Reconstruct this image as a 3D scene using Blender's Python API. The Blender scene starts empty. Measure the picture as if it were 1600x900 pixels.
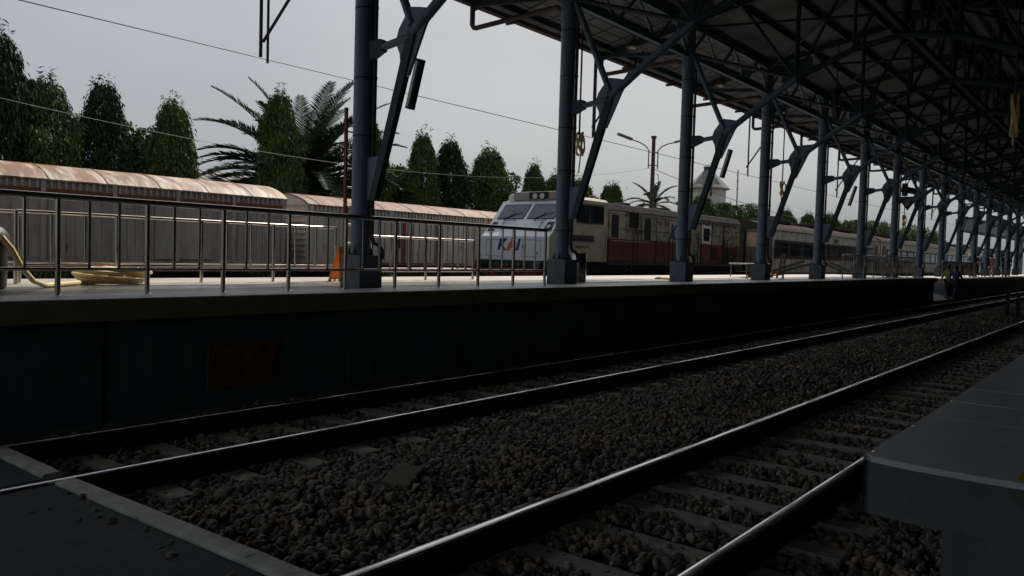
import bpy, bmesh, math, random
from mathutils import Vector, Matrix, noise as mnoise
import numpy as np
random.seed(7); rng = np.random.default_rng(7)
R = math.radians
C = bpy.context.scene.collection
sc = bpy.context.scene

# ------------------------------------------------------------------ camera
CAMZ = 1.4742
yaw, pit, rol = 0.675816910, -0.0425965112, 0.0287344546
fw = Vector((math.cos(yaw)*math.cos(pit), math.sin(yaw)*math.cos(pit), math.sin(pit)))
rt = Vector((math.sin(yaw), -math.cos(yaw), 0)); up = rt.cross(fw)
r2 = rt*math.cos(rol)+up*math.sin(rol); u2 = up*math.cos(rol)-rt*math.sin(rol)
cd = bpy.data.cameras.new('camera'); cam = bpy.data.objects.new('camera', cd); C.objects.link(cam)
cam.matrix_world = Matrix(((r2.x, u2.x, -fw.x, 0), (r2.y, u2.y, -fw.y, 0), (r2.z, u2.z, -fw.z, CAMZ), (0, 0, 0, 1)))
cd.sensor_width = 36; cd.lens = 1245.1/1600*36; cd.clip_start = .05; cd.clip_end = 3000
sc.camera = cam

# ------------------------------------------------------------------ light
SUN_AZ, SUN_EL = R(24), R(47.5)           # azimuth from the track direction (+X) towards +Y
w = bpy.data.worlds.new('World'); sc.world = w; w.use_nodes = True
nt = w.node_tree; nt.nodes.clear()
sky = nt.nodes.new('ShaderNodeTexSky'); sky.sky_type = 'NISHITA'; sky.sun_disc = False
sky.sun_elevation = SUN_EL; sky.sun_rotation = R(90)-SUN_AZ
sky.air_density = 1.0; sky.dust_density = 7.0; sky.ozone_density = 1.5; sky.altitude = 20
hs = nt.nodes.new('ShaderNodeHueSaturation'); hs.inputs['Saturation'].default_value = .45
tc = nt.nodes.new('ShaderNodeTexCoord'); mp = nt.nodes.new('ShaderNodeMapping'); mp.inputs['Scale'].default_value = (1, 1, 2.6)
cn = nt.nodes.new('ShaderNodeTexNoise'); cn.inputs['Scale'].default_value = 1.3; cn.inputs['Detail'].default_value = 5
cr = nt.nodes.new('ShaderNodeMapRange'); cr.inputs[1].default_value = .3; cr.inputs[2].default_value = .7; cr.inputs[3].default_value = .86; cr.inputs[4].default_value = 1.12
mx = nt.nodes.new('ShaderNodeMix'); mx.data_type = 'RGBA'; mx.blend_type = 'MULTIPLY'; mx.inputs[0].default_value = 1
bg = nt.nodes.new('ShaderNodeBackground'); bg.inputs[1].default_value = .07
wo = nt.nodes.new('ShaderNodeOutputWorld')
L = nt.links.new
L(tc.outputs['Generated'], mp.inputs[0]); L(mp.outputs[0], cn.inputs[0]); L(cn.outputs[0], cr.inputs[0])
hz = nt.nodes.new('ShaderNodeMix'); hz.data_type = 'RGBA'; hz.inputs[0].default_value = .48; hz.inputs[7].default_value = (6.1, 6.75, 7.35, 1)   # thin bright overcast mixed into the clear sky
L(sky.outputs[0], hs.inputs['Color']); L(hs.outputs[0], hz.inputs[6]); L(hz.outputs[2], mx.inputs[6]); L(cr.outputs[0], mx.inputs[7])
L(mx.outputs[2], bg.inputs[0]); L(bg.outputs[0], wo.inputs[0])
sd = bpy.data.lights.new('sun', 'SUN'); sd.energy = 3.7; sd.angle = R(.5); sd.color = (1, .93, .82)
so = bpy.data.objects.new('sun', sd); C.objects.link(so)
sv = Vector((math.cos(SUN_AZ)*math.cos(SUN_EL), math.sin(SUN_AZ)*math.cos(SUN_EL), math.sin(SUN_EL)))
so.rotation_euler = (-sv).to_track_quat('-Z', 'Y').to_euler(); so.location = (20, 10, 60)
vs = sc.view_settings; vs.view_transform = 'Standard'; vs.look = 'None'; vs.gamma = 1; vs.use_curve_mapping = False
vs.exposure = 0.1

# ------------------------------------------------------------------ materials
MATS = {}
def mat(name, col, rough=.7, metal=0, col2=None, scale=3, lo=.35, hi=.65, bump=0, bscale=None, stretch=None,
        col3=None, scale3=1, lo3=.55, hi3=.7, spec=.5, detail=6, stretch3=None, island=0, coat=0):
    m = bpy.data.materials.new(name); m.use_nodes = True; t = m.node_tree; b = t.nodes['Principled BSDF']
    b.inputs['Roughness'].default_value = rough; b.inputs['Metallic'].default_value = metal
    b.inputs['Specular IOR Level'].default_value = spec; b.inputs['Coat Weight'].default_value = coat
    tx = t.nodes.new('ShaderNodeTexCoord'); l = t.links.new
    def nz(sca, st, seedv=0):
        mpn = t.nodes.new('ShaderNodeMapping'); mpn.inputs['Scale'].default_value = st or (1, 1, 1)
        mpn.inputs['Location'].default_value = (seedv, seedv*1.7, 0)
        l(tx.outputs['Object'], mpn.inputs[0])
        n = t.nodes.new('ShaderNodeTexNoise'); n.inputs['Scale'].default_value = sca; n.inputs['Detail'].default_value = detail
        n.inputs['Roughness'].default_value = .6
        l(mpn.outputs[0], n.inputs[0]); return n.outputs[0]
    def mr(src, a, c, o0=0, o1=1):
        n = t.nodes.new('ShaderNodeMapRange'); n.inputs[1].default_value = a; n.inputs[2].default_value = c
        n.inputs[3].default_value = o0; n.inputs[4].default_value = o1; l(src, n.inputs[0]); return n.outputs[0]
    def mixc(f, A, B):
        n = t.nodes.new('ShaderNodeMix'); n.data_type = 'RGBA'
        if isinstance(f, float): n.inputs[0].default_value = f
        else: l(f, n.inputs[0])
        for k, v in ((6, A), (7, B)):
            if isinstance(v, tuple): n.inputs[k].default_value = (*v, 1)
            else: l(v, n.inputs[k])
        return n.outputs[2]
    cur = tuple(col)
    if col2: cur = mixc(mr(nz(scale, stretch), lo, hi), cur, tuple(col2))
    if col3: cur = mixc(mr(nz(scale3, stretch3, 5.3), lo3, hi3), cur, tuple(col3))
    if island:
        g = t.nodes.new('ShaderNodeNewGeometry')
        h = t.nodes.new('ShaderNodeHueSaturation'); l(mr(g.outputs['Random Per Island'], 0, 1, 1-island, 1+island), h.inputs['Value'])
        if isinstance(cur, tuple): h.inputs['Color'].default_value = (*cur, 1)
        else: l(cur, h.inputs['Color'])
        cur = h.outputs[0]
    if isinstance(cur, tuple): b.inputs['Base Color'].default_value = (*cur, 1)
    else: l(cur, b.inputs['Base Color'])
    rn = mr(nz((bscale or scale)*.7, stretch, 9.1), .3, .7, max(0, rough-.08), min(1, rough+.1)); l(rn, b.inputs['Roughness'])
    if bump:
        bn = t.nodes.new('ShaderNodeBump'); bn.inputs['Strength'].default_value = 1; bn.inputs['Distance'].default_value = bump
        l(nz(bscale or scale, stretch, 2.2), bn.inputs['Height']); l(bn.outputs[0], b.inputs['Normal'])
    MATS[name] = m; return m
mat('steel_paint', (.15, .22, .29), .42, 0, (.11, .165, .225), 2.5, bump=.001, bscale=20, col3=(.10, .07, .05), scale3=5.5, lo3=.62, hi3=.68, stretch3=(1, 1, .6))
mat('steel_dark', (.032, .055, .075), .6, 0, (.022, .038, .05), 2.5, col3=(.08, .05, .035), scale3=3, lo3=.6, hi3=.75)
mat('pedestal', (.16, .19, .22), .6, 0, (.11, .13, .155), 5, bump=.002, bscale=30, col3=(.26, .26, .25), scale3=9, lo3=.66, hi3=.75)
mat('roof_under', (.19, .215, .24), .75, 0, (.13, .15, .17), 1.5, stretch=(1, .3, 1), col3=(.12, .12, .12), scale3=.8, lo3=.5, hi3=.8)
mat('gutter', (.10, .07, .08), .6, 0, (.06, .045, .05), 4)
mat('stainless', (.60, .57, .54), .22, 1, (.52, .48, .45), 2, bscale=3)
mat('concrete', (.34, .33, .31), .72, 0, (.24, .235, .22), 1.6, bump=.003, bscale=35, col3=(.15, .145, .14), scale3=.9, lo3=.58, hi3=.72)
mat('slab_top', (.66, .67, .68), .32, 0, (.54, .55, .56), 2.2, bscale=3, col3=(.48, .48, .48), scale3=1.4, lo3=.62, hi3=.8, spec=1.0)
mat('coping', (.52, .52, .50), .42, 0, (.40, .40, .385), 2.5, col3=(.3, .3, .29), scale3=3, lo3=.6, hi3=.75)
mat('shade_toned_tile', (.11, .11, .115), .28, 0, (.08, .08, .085), 1.6, col3=(.2, .19, .18), scale3=3, lo3=.6, hi3=.7, spec=.7)  # dark colour carries the roof's shade on the front paving
mat('shade_toned_concrete', (.16, .17, .17), .85, 0, (.10, .105, .105), 3, bump=.003, bscale=25, col3=(.10, .095, .085), scale3=2, lo3=.58, hi3=.7)  # concrete darkened to paint in the shade on the slab's side faces
mat('block_brown', (.22, .19, .15), .85, 0, (.15, .13, .10), 9, bump=.006, bscale=25)
mat('dry_leaf', (.42, .33, .18), .7, 0, (.5, .45, .3), 30)
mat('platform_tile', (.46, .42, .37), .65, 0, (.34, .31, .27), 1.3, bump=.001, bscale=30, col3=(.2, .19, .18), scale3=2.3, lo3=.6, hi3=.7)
mat('edge_paint', (.30, .27, .12), .7, 0, (.2, .19, .11), 5, bump=.002, bscale=30)
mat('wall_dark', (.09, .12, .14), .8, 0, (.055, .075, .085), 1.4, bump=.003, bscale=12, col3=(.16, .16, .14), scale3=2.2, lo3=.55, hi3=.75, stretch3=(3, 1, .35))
mat('yellow_tile', (.62, .40, .05), .6, 0, (.4, .27, .06), 6)
mat('sleeper', (.40, .38, .33), .8, 0, (.27, .25, .22), 9, bump=.004, bscale=30)
mat('rail_side', (.045, .03, .022), .8, .2, (.02, .015, .012), 9, bump=.002, bscale=30)
mat('rail_head', (.9, .9, .92), .17, 1, (.72, .72, .74), 12, stretch=(.15, 3, 1))
mat('ballast_stone', (.24, .205, .16), .62, 0, (.12, .11, .095), 3, col3=(.34, .22, .14), scale3=2, lo3=.58, hi3=.68, island=.55)
mat('ballast_bed', (.04, .036, .03), .9, 0, (.02, .018, .016), 25, bump=.03, bscale=22)
mat('dirt', (.16, .13, .10), .95, 0, (.09, .09, .05), .6, bump=.03, bscale=4)
mat('asphalt', (.016, .022, .028), .75, 0, (.028, .034, .04), 7, bump=.006, bscale=60, col3=(.06, .06, .06), scale3=1.3, lo3=.62, hi3=.72)
mat('kerb', (.66, .65, .58), .8, 0, (.44, .42, .38), 7, bump=.006, bscale=20, col3=(.1, .1, .09), scale3=6, lo3=.62, hi3=.68)
mat('wagon_grey', (.44, .40, .365), .65, 0, (.30, .265, .235), 1.4, stretch=(3, 1, .5), bump=.002, bscale=8, col3=(.10, .055, .035), scale3=2.2, lo3=.6, hi3=.74, stretch3=(2.4, 1, .7))
mat('wagon_pale', (.62, .59, .54), .65, 0, (.42, .39, .35), 1.4, stretch=(3, 1, .5), bump=.002, bscale=8, col3=(.13, .07, .045), scale3=2.5, lo3=.58, hi3=.72, stretch3=(2.4, 1, .6))
mat('wagon_roof', (.60, .525, .43), .6, 0, (.24, .125, .065), 2.4, lo=.36, hi=.66, stretch=(4.5, .4, .4), bump=.004, bscale=9, col3=(.22, .10, .045), scale3=1.5, lo3=.44, hi3=.56, stretch3=(2.2, .7, .7))
mat('wagon_roof_brown', (.40, .27, .20), .7, 0, (.20, .085, .05), 2.6, lo=.30, hi=.60, stretch=(4.5, .5, .5), bump=.004, bscale=9, col3=(.17, .07, .045), scale3=1.7, lo3=.44, hi3=.56, stretch3=(2.0, .7, .7))
mat('rust', (.22, .07, .04), .8, 0, (.13, .05, .035), 7, bump=.003, bscale=30)
mat('rust_red', (.26, .035, .03), .7, 0, (.15, .04, .03), 6)
mat('under', (.02, .018, .018), .8, .1, (.035, .025, .02), 5)
mat('loco_cream', (.50, .48, .37), .5, 0, (.37, .35, .27), 2, stretch=(1, 1, .5), col3=(.10, .09, .07), scale3=2.6, lo3=.6, hi3=.75, bump=.001, bscale=10)
mat('loco_cream_worn', (.38, .37, .31), .62, 0, (.20, .19, .16), 3, stretch=(1, 1, .5), col3=(.05, .045, .04), scale3=3.6, lo3=.53, hi3=.62, bump=.002, bscale=10, stretch3=(1, 1, 1.8))
mat('loco_white', (.86, .89, .91), .30, 0, (.72, .76, .78), 2, col3=(.36, .35, .33), scale3=4, lo3=.66, hi3=.8)
mat('loco_red', (.17, .018, .026), .5, 0, (.10, .014, .02), 3, col3=(.05, .03, .03), scale3=4, lo3=.58, hi3=.68, stretch3=(1, 1, .5))
mat('loco_roof', (.06, .06, .06), .95, 0, (.03, .03, .032), 2.5, spec=.05, bump=.002, bscale=9)
mat('dark_glass', (.012, .015, .018), .12, 0, (.03, .03, .03), 3, spec=.7)
mat('wind_glass', (.05, .075, .10), .08, 0, (.08, .10, .12), 1.2, spec=1)
mat('black', (.012, .012, .014), .55, 0, (.02, .02, .02), 8)
mat('rubber', (.02, .02, .02), .4, 0, (.03, .03, .03), 8)
mat('navy', (.02, .03, .16), .5); mat('orange_logo', (.72, .14, .04), .5); mat('white_paint', (.72, .72, .70), .5, 0, (.6, .6, .58), 8)
mat('coach', (.80, .80, .75), .6, 0, (.60, .59, .53), 2.4, stretch=(4, 1, .4), col3=(.10, .085, .07), scale3=2.2, lo3=.48, hi3=.66, stretch3=(3, 1, .6))
mat('coach_roof', (.09, .075, .065), .95, 0, (.045, .04, .035), 2, spec=.05, stretch=(1, .5, 1))
mat('coach_stripe', (.13, .125, .125), .6, 0, (.09, .09, .09), 5)
mat('coach_beige', (.55, .42, .27), .6, 0, (.40, .31, .2), 3)
mat('hose', (.92, .76, .36), .5, 0, (.80, .60, .24), 6)
mat('cable_orange', (.75, .26, .09), .6, 0, (.85, .45, .12), 6)
mat('sign_orange', (.85, .33, .03), .45, 0, (.75, .27, .03), 5)
mat('sign_board', (.20, .11, .04), .7, 0, (.16, .085, .035), 6)
mat('leaf', (.045, .085, .035), .7, 0, (.11, .14, .025), 1.2, island=.5, spec=.2)
mat('leaf_sun', (.09, .115, .022), .5, 0, (.06, .09, .02), 1.0, island=.45, spec=.4)
mat('leaf_dark', (.02, .042, .022), .7, 0, (.03, .05, .02), 1.2, island=.45, spec=.2)
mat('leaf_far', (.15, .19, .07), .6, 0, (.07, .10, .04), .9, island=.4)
mat('palm_leaf', (.06, .08, .05), .75, 0, (.035, .055, .03), 2, island=.35, spec=.12)
mat('bark', (.12, .09, .065), .9, 0, (.07, .055, .04), 6, bump=.02, bscale=8)
mat('roof_grey', (.22, .215, .21), .6, 0, (.16, .155, .15), 2)
mat('roof_tile', (.20, .075, .06), .8, 0, (.13, .05, .04), 3, bump=.02, bscale=6)
mat('plaster', (.60, .60, .58), .8, 0, (.48, .48, .46), .7, stretch=(3, 3, .5))
mat('pole_rust', (.07, .045, .04), .7, 0, (.10, .05, .04), 6)
mat('wire', (.06, .06, .065), .5)
mat('wire_pale', (.3, .3, .3), .4)
mat('skin', (.22, .12, .08), .55); mat('hair', (.012, .01, .01), .5)
mat('cloth_hiviz', (.16, .21, .04), .7); mat('cloth_blue', (.035, .07, .18), .7, 0, (.025, .05, .13), 8)
mat('cloth_navy', (.015, .025, .07), .8); mat('cloth_black', (.012, .012, .016), .85); mat('cloth_pink', (.48, .25, .23), .8, 0, (.35, .17, .16), 8)
mat('cloth_slate', (.05, .075, .13), .8)
mat('bag_grey', (.3, .33, .38), .7); mat('bag_red', (.35, .05, .04), .7)
mat('lamp_metal', (.16, .16, .17), .35, .7); mat('lamp_lens', (.6, .6, .58), .2, spec=.8)
mat('bridge', (.22, .22, .225), .7, 0, (.16, .16, .165), .6)
mat('wood', (.22, .13, .07), .7, 0, (.14, .08, .05), 6)

# ------------------------------------------------------------------ helpers
def tag(o, label=None, cat=None, group=None, kind=None):
    if label: o['label'] = label
    if cat: o['category'] = cat
    if group: o['group'] = group
    if kind: o['kind'] = kind
    return o
def root(name, loc, label, cat, group=None):
    o = bpy.data.objects.new(name, None); C.objects.link(o); o.location = loc; o.empty_display_size = .2
    return tag(o, label, cat, group)
def copytree(o, loc, label=None, name=None, parent=None, skip=()):
    c = o.copy(); C.objects.link(c)
    if parent: c.parent = parent
    else:
        c.location = loc
        if label: c['label'] = label
    for ch in o.children:
        if ch.name.split('.')[0] in skip: continue
        copytree(ch, None, parent=c)
    return c
class MB:
    def __init__(s): s.v = []; s.f = []
    def add(s, vs, fs):
        n = len(s.v); s.v += [tuple(v) for v in vs]; s.f += [tuple(i+n for i in f) for f in fs]; return s
    def box(s, x0, x1, y0, y1, z0, z1):
        return s.add([(x0,y0,z0),(x1,y0,z0),(x1,y1,z0),(x0,y1,z0),(x0,y0,z1),(x1,y0,z1),(x1,y1,z1),(x0,y1,z1)],
                     [(3,2,1,0),(4,5,6,7),(0,1,5,4),(1,2,6,5),(2,3,7,6),(3,0,4,7)])
    def bar(s, a, b, wd, ht, upv=(0,0,1)):
        a = Vector(a); b = Vector(b); d = (b-a).normalized(); u = Vector(upv)
        if abs(d.dot(u)) > .99: u = Vector((0,1,0))
        x = d.cross(u).normalized()*wd/2; y = x.cross(d).normalized()*ht/2
        vs = [p+sx*x+sy*y for p in (a, b) for sx, sy in ((-1,-1),(1,-1),(1,1),(-1,1))]
        return s.add(vs, [(0,1,2,3),(7,6,5,4),(0,4,5,1),(1,5,6,2),(2,6,7,3),(3,7,4,0)])
    def cyl(s, a, b, r, n=12, r2=None, caps=True):
        a = Vector(a); b = Vector(b); d = (b-a).normalized(); r2 = r if r2 is None else r2
        u = Vector((0,0,1)) if abs(d.z) < .9 else Vector((1,0,0))
        x = d.cross(u).normalized(); y = d.cross(x)
        vs = [p+(x*math.cos(t)+y*math.sin(t))*rr for p, rr in ((a, r), (b, r2)) for t in [2*math.pi*i/n for i in range(n)]]
        fs = [(i, (i+1) % n, n+(i+1) % n, n+i) for i in range(n)]
        if caps: fs += [tuple(range(n-1, -1, -1)), tuple(range(n, 2*n))]
        return s.add(vs, fs)
    def tube(s, pts, r, n=6, closed=False):
        pts = [Vector(p) for p in pts]; m = len(pts); vs = []; x = None
        for i, p in enumerate(pts):
            if closed: d = pts[(i+1) % m]-pts[i-1]
            else: d = pts[min(i+1, m-1)]-pts[max(i-1, 0)]
            d.normalize()
            if x is None:
                u = Vector((0,0,1)) if abs(d.z) < .9 else Vector((1,0,0)); x = d.cross(u).normalized()
            else: x = (x-d*x.dot(d)).normalized()
            y = d.cross(x); rr = r[i] if isinstance(r, (list, tuple)) else r
            vs += [p+(x*math.cos(2*math.pi*k/n)+y*math.sin(2*math.pi*k/n))*rr for k in range(n)]
        fs = []
        for i in range(m if closed else m-1):
            j = (i+1) % m
            fs += [(i*n+k, i*n+(k+1) % n, j*n+(k+1) % n, j*n+k) for k in range(n)]
        if not closed: fs += [tuple(range(n-1, -1, -1)), tuple((m-1)*n+k for k in range(n))]
        return s.add(vs, fs)
    def prism(s, poly, axis, a, b):
        """poly: 2d points; axis 'x': poly is (y,z); 'y': (x,z); 'z': (x,y)"""
        def mk(p, t): return {'x': (t, p[0], p[1]), 'y': (p[0], t, p[1]), 'z': (p[0], p[1], t)}[axis]
        n = len(poly); vs = [mk(p, a) for p in poly]+[mk(p, b) for p in poly]
        return s.add(vs, [tuple(range(n-1, -1, -1)), tuple(range(n, 2*n))]+[(i, (i+1) % n, n+(i+1) % n, n+i) for i in range(n)])
    def loft(s, rings, caps=True):
        n = len(rings[0]); vs = [p for r in rings for p in r]; fs = []
        for j in range(len(rings)-1):
            fs += [(j*n+i, j*n+(i+1) % n, (j+1)*n+(i+1) % n, (j+1)*n+i) for i in range(n)]
        if caps: fs += [tuple(range(n-1, -1, -1)), tuple((len(rings)-1)*n+i for i in range(n))]
        return s.add(vs, fs)
    def lathe(s, c, prof, n=16):
        c = Vector(c)
        return s.loft([[c+Vector((r*math.cos(2*math.pi*i/n), r*math.sin(2*math.pi*i/n), z)) for i in range(n)] for r, z in prof])
    def build(s, name, m, parent=None, smooth=False, bevel=0):
        me = bpy.data.meshes.new(name); off = Vector((0,0,0))
        q = parent
        while q is not None: off += q.location; q = q.parent
        me.from_pydata([Vector(v)-off for v in s.v], [], s.f)
        bm = bmesh.new(); bm.from_mesh(me); bmesh.ops.recalc_face_normals(bm, faces=bm.faces)
        if bevel: bmesh.ops.bevel(bm, geom=[e for e in bm.edges if e.calc_face_angle(0) > .5], offset=bevel, segments=2, affect='EDGES', profile=.7)
        bm.to_mesh(me); bm.free()
        me.materials.append(MATS[m] if isinstance(m, str) else m)
        if smooth:
            me.shade_smooth()
            try: me.set_sharp_from_angle(angle=R(40))
            except Exception: pass
        o = bpy.data.objects.new(name, me); C.objects.link(o)
        if parent: o.parent = parent
        return o
def rawmesh(name, verts, faces, m, parent=None):
    """numpy verts (n,3), faces (m,k) in parent-local coordinates"""
    me = bpy.data.meshes.new(name); k = faces.shape[1]
    me.vertices.add(len(verts)); me.vertices.foreach_set('co', verts.astype(np.float32).ravel())
    me.loops.add(faces.size); me.loops.foreach_set('vertex_index', faces.astype(np.int32).ravel())
    me.polygons.add(len(faces)); me.polygons.foreach_set('loop_start', np.arange(0, faces.size, k, dtype=np.int32))
    me.update(calc_edges=True); me.validate(); me.materials.append(MATS[m])
    o = bpy.data.objects.new(name, me); C.objects.link(o)
    if parent: o.parent = parent
    return o
def text(name, body, size, loc, xdir, updir, m, parent, extrude=.003, shear=0, bold=0, align='LEFT'):
    cu = bpy.data.curves.new(name, 'FONT'); cu.body = body; cu.size = size; cu.extrude = extrude; cu.shear = shear; cu.offset = bold; cu.align_x = align
    to = bpy.data.objects.new(name+'_tmp', cu); C.objects.link(to)
    me = bpy.data.meshes.new_from_object(to.evaluated_get(bpy.context.evaluated_depsgraph_get()))
    bpy.data.objects.remove(to); bpy.data.curves.remove(cu)
    x = Vector(xdir).normalized(); y = Vector(updir).normalized(); z = x.cross(y)
    M = Matrix(((x.x, y.x, z.x, loc[0]), (x.y, y.y, z.y, loc[1]), (x.z, y.z, z.z, loc[2]), (0,0,0,1)))
    me.transform(M)
    off = Vector((0,0,0)); q = parent
    while q is not None: off += q.location; q = q.parent
    me.transform(Matrix.Translation(-off)); me.materials.clear(); me.materials.append(MATS[m]); me.name = name
    o = bpy.data.objects.new(name, me); C.objects.link(o); o.parent = parent; return o
def struct(o): o['kind'] = 'structure'; return o

# ------------------------------------------------------------------ numbers
X0, S, YC, PZ, NCOL = 6.978, 4.619, 8.187, .975, 15
RA2, RA1, RB2, RB1 = 1.632, 2.769, 5.232, 6.369      # rail centre lines
GZ = -.192                                            # ballast level

# ------------------------------------------------------------------ ground
g = MB(); g.add([(-300,-300,-.75),(900,-300,-.75),(900,900,-.75),(-300,900,-.75)], [(0,1,2,3)]); struct(g.build('ground', 'dirt'))
# ballast bed between the platforms
nx, ny = 240, 60; vs = []; fs = []
for i in range(nx+1):
    for j in range(ny+1):
        x = -12+132*(i/nx)**1.5 if i else -12; y = -1.2+8.6*j/ny
        hump = .05*math.exp(-((y-4.0)/.55)**2)
        vs.append((x, y, GZ-.015+hump+.02*mnoise.noise(Vector((x*1.3, y*1.3, 0)))))
for i in range(nx):
    for j in range(ny): a = i*(ny+1)+j; fs.append((a, a+ny+1, a+ny+2, a+1))
b = MB(); b.add(vs, fs); struct(b.build('track_bed', 'ballast_bed', smooth=True))
# yard bed beyond the platform
b = MB(); b.add([(-40,10.72,-.02),(220,10.72,-.02),(220,26,-.02),(-40,26,-.02)], [(0,1,2,3)]); struct(b.build('yard_ground', 'ballast_bed'))
b = MB(); b.add([(-40,26,-.03),(260,26,-.03),(260,90,-.03),(-40,90,-.03)], [(0,1,2,3)]); struct(b.build('waste_ground', 'dirt'))

# ballast stones
def ico(sub):
    bm = bmesh.new(); bmesh.ops.create_icosphere(bm, subdivisions=sub, radius=1)
    v = np.array([q.co[:] for q in bm.verts]); f = np.array([[q.index for q in p.verts] for p in bm.faces]); bm.free(); return v, f
def stones(P, size, sub):
    n = len(P); bv, bf = ico(sub); nv = len(bv); variants = []
    for k in range(12):
        d = bv.copy()
        for _ in range(13):                               # chip flat facets off the ball
            nrm = rng.normal(size=3); nrm /= np.linalg.norm(nrm); h = rng.uniform(.42, .85)
            q = d@nrm; over = np.maximum(q-h, 0); d -= over[:, None]*nrm
        variants.append(d)
    V = np.empty((n, nv, 3)); idx = rng.integers(0, 12, n)
    sc_ = size*np.clip(rng.lognormal(-.12, .32, (n, 1)), .45, 1.75)*np.c_[rng.uniform(.8, 1.3, n), rng.uniform(.7, 1.05, n), rng.uniform(.5, .8, n)]
    # random rotations
    q = rng.normal(size=(n, 4)); q[:, 1:3] *= .45; q /= np.linalg.norm(q, axis=1)[:, None]
    a, b_, c, d = q.T
    M = np.stack([np.stack([1-2*(c*c+d*d), 2*(b_*c-d*a), 2*(b_*d+c*a)], -1), np.stack([2*(b_*c+d*a), 1-2*(b_*b_+d*d), 2*(c*d-b_*a)], -1), np.stack([2*(b_*d-c*a), 2*(c*d+b_*a), 1-2*(b_*b_+c*c)], -1)], 1)
    base = np.array(variants)[idx]*sc_[:, None, :]
    V = np.einsum('nij,nvj->nvi', M, base)+P[:, None, :]
    F = (bf[None]+np.arange(n)[:, None, None]*nv).reshape(-1, 3)
    return V.reshape(-1, 3), F
def scatter(x0, x1, y0, y1, dens, layers, size):
    n = int((x1-x0)*(y1-y0)*dens); X = rng.uniform(x0, x1, n); Y = rng.uniform(y0, y1, n)
    keep = np.ones(n, bool)
    for ry in (RA2, RA1, RB2, RB1): keep &= np.abs(Y-ry) > .085
    keep &= ~((X > 2.88) & (Y < .56))
    for tc_, off in ((RA2+.5685, .12), (RB2+.5685, .37)):
        ph = (X-off) % .55; on = (ph < .24) & (np.abs(Y-tc_) < .98); keep &= ~(on & (rng.uniform(size=n) < .93))
    keep &= ~((X > 37.3) & (Y > 6.9))
    X, Y = X[keep], Y[keep]
    Z = GZ+.05*np.exp(-((Y-4.0)/.55)**2)+.02*np.sin(X*2.1+Y)*np.cos(Y*2.7-X*.8)+rng.uniform(0, layers, len(X))
    # heap higher between the sleepers
    return np.c_[X, Y, Z]
Pn = scatter(2.13, 9.5, -.7, 7.12, 760, .03, .028)
Pf = np.vstack([scatter(9.5, 20, .3, 7.12, 420, .03, .036), scatter(20, 62, .3, 7.1, 95, .03, .05)])
sp = np.c_[2.03-np.abs(rng.normal(0, .16, 34)), rng.uniform(.6, 5.1, 34), np.full(34, -.012)]
v1, f1 = stones(np.vstack([Pn, sp]), .030, 2)
v2, f2 = stones(Pf, .038, 1)
o = rawmesh('ballast', np.vstack([v1, v2]), np.vstack([f1, f2+len(v1)]), 'ballast_stone')
tag(o, 'dark angular crushed stone ballast lying between and around the rails', 'ballast', kind='stuff')

# rails
def rail(y, x0, x1, label):
    r = root('rail', (x0, y, -.14), label, 'rail', 'rails of the two near tracks')
    pr = [(-.06,-.162),(.06,-.162),(.06,-.152),(.012,-.135),(.009,-.045),(.033,-.032),(.033,-.012),(-.033,-.012),(-.033,-.032),(-.009,-.045),(-.012,-.135),(-.06,-.152)]
    MB().prism([(y+a, b_) for a, b_ in pr], 'x', x0, x1).build('rail_web', 'rail_side', r)
    hd = [(-.0325,-.0125),(-.0325,-.0075),(-.030,-.0042),(-.024,-.0018),(-.009,0),(.009,0),(.024,-.0018),(.030,-.0042),(.0325,-.0075),(.0325,-.0125)]
    MB().prism([(y+a, b_) for a, b_ in hd], 'x', x0, x1).build('rail_head', 'rail_head', r)
    f = MB()
    return r
rail(RA2, 1.2, 115, 'near rail of the near track, passing beside the grey slab corner')
rail(RA1, 1.2, 115, 'brightest long shiny rail of the near track, farther from the grey slab')
rail(RB2, -6, 115, 'near rail of the far track, crossing the kerb by the asphalt path')
rail(RB1, -6, 115, 'dim farther rail of the far track, closest to the dark platform wall')
# sleepers
def sleepers(yc, off, x1, label, grp):
    first = None; n = 0; x = off+.55*math.ceil((2.2-off)/.55)
    while x < x1:
        if first is None:
            m = MB(); L_ = .95
            m.prism([(-.11,-.19),(.11,-.19),(.085,0),(-.085,0)], 'y', -L_, L_)
            m.v = [(a, b_, c-(.028 if abs(b_) < .3 else 0)) for a, b_, c in m.v]
            first = m.build('sleeper', 'sleeper', None, bevel=.012); o = first; tag(o, label, 'sleeper', grp)
        else: o = first.copy(); C.objects.link(o)
        o.location = (x+random.uniform(-.012, .012), yc+random.uniform(-.02, .02), -.164+random.uniform(-.006, .003)); o.rotation_euler = (0, 0, random.uniform(-.012, .012))
        x += .55; n += 1
sleepers(RA2+.5685, .24, 62, 'pale concrete sleeper lying across the near track between dark stones', 'sleepers of the near track')
sleepers(RB2+.5685, .49, 62, 'pale concrete sleeper lying across the far track by the platform wall', 'sleepers of the far track')
# rail clips: small dark fastenings on near sleepers
# loose half buried concrete block between the tracks
m = MB(); m.box(-.19,.19,-.10,.10,-.06,.03)
o = m.build('concrete_block', 'block_brown', bevel=.02); o.location = (3.85, 4.02, -.112); o.rotation_euler = (R(4), R(-5), R(28))
tag(o, 'loose flat concrete block half buried in the ballast between the two tracks', 'block')

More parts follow.
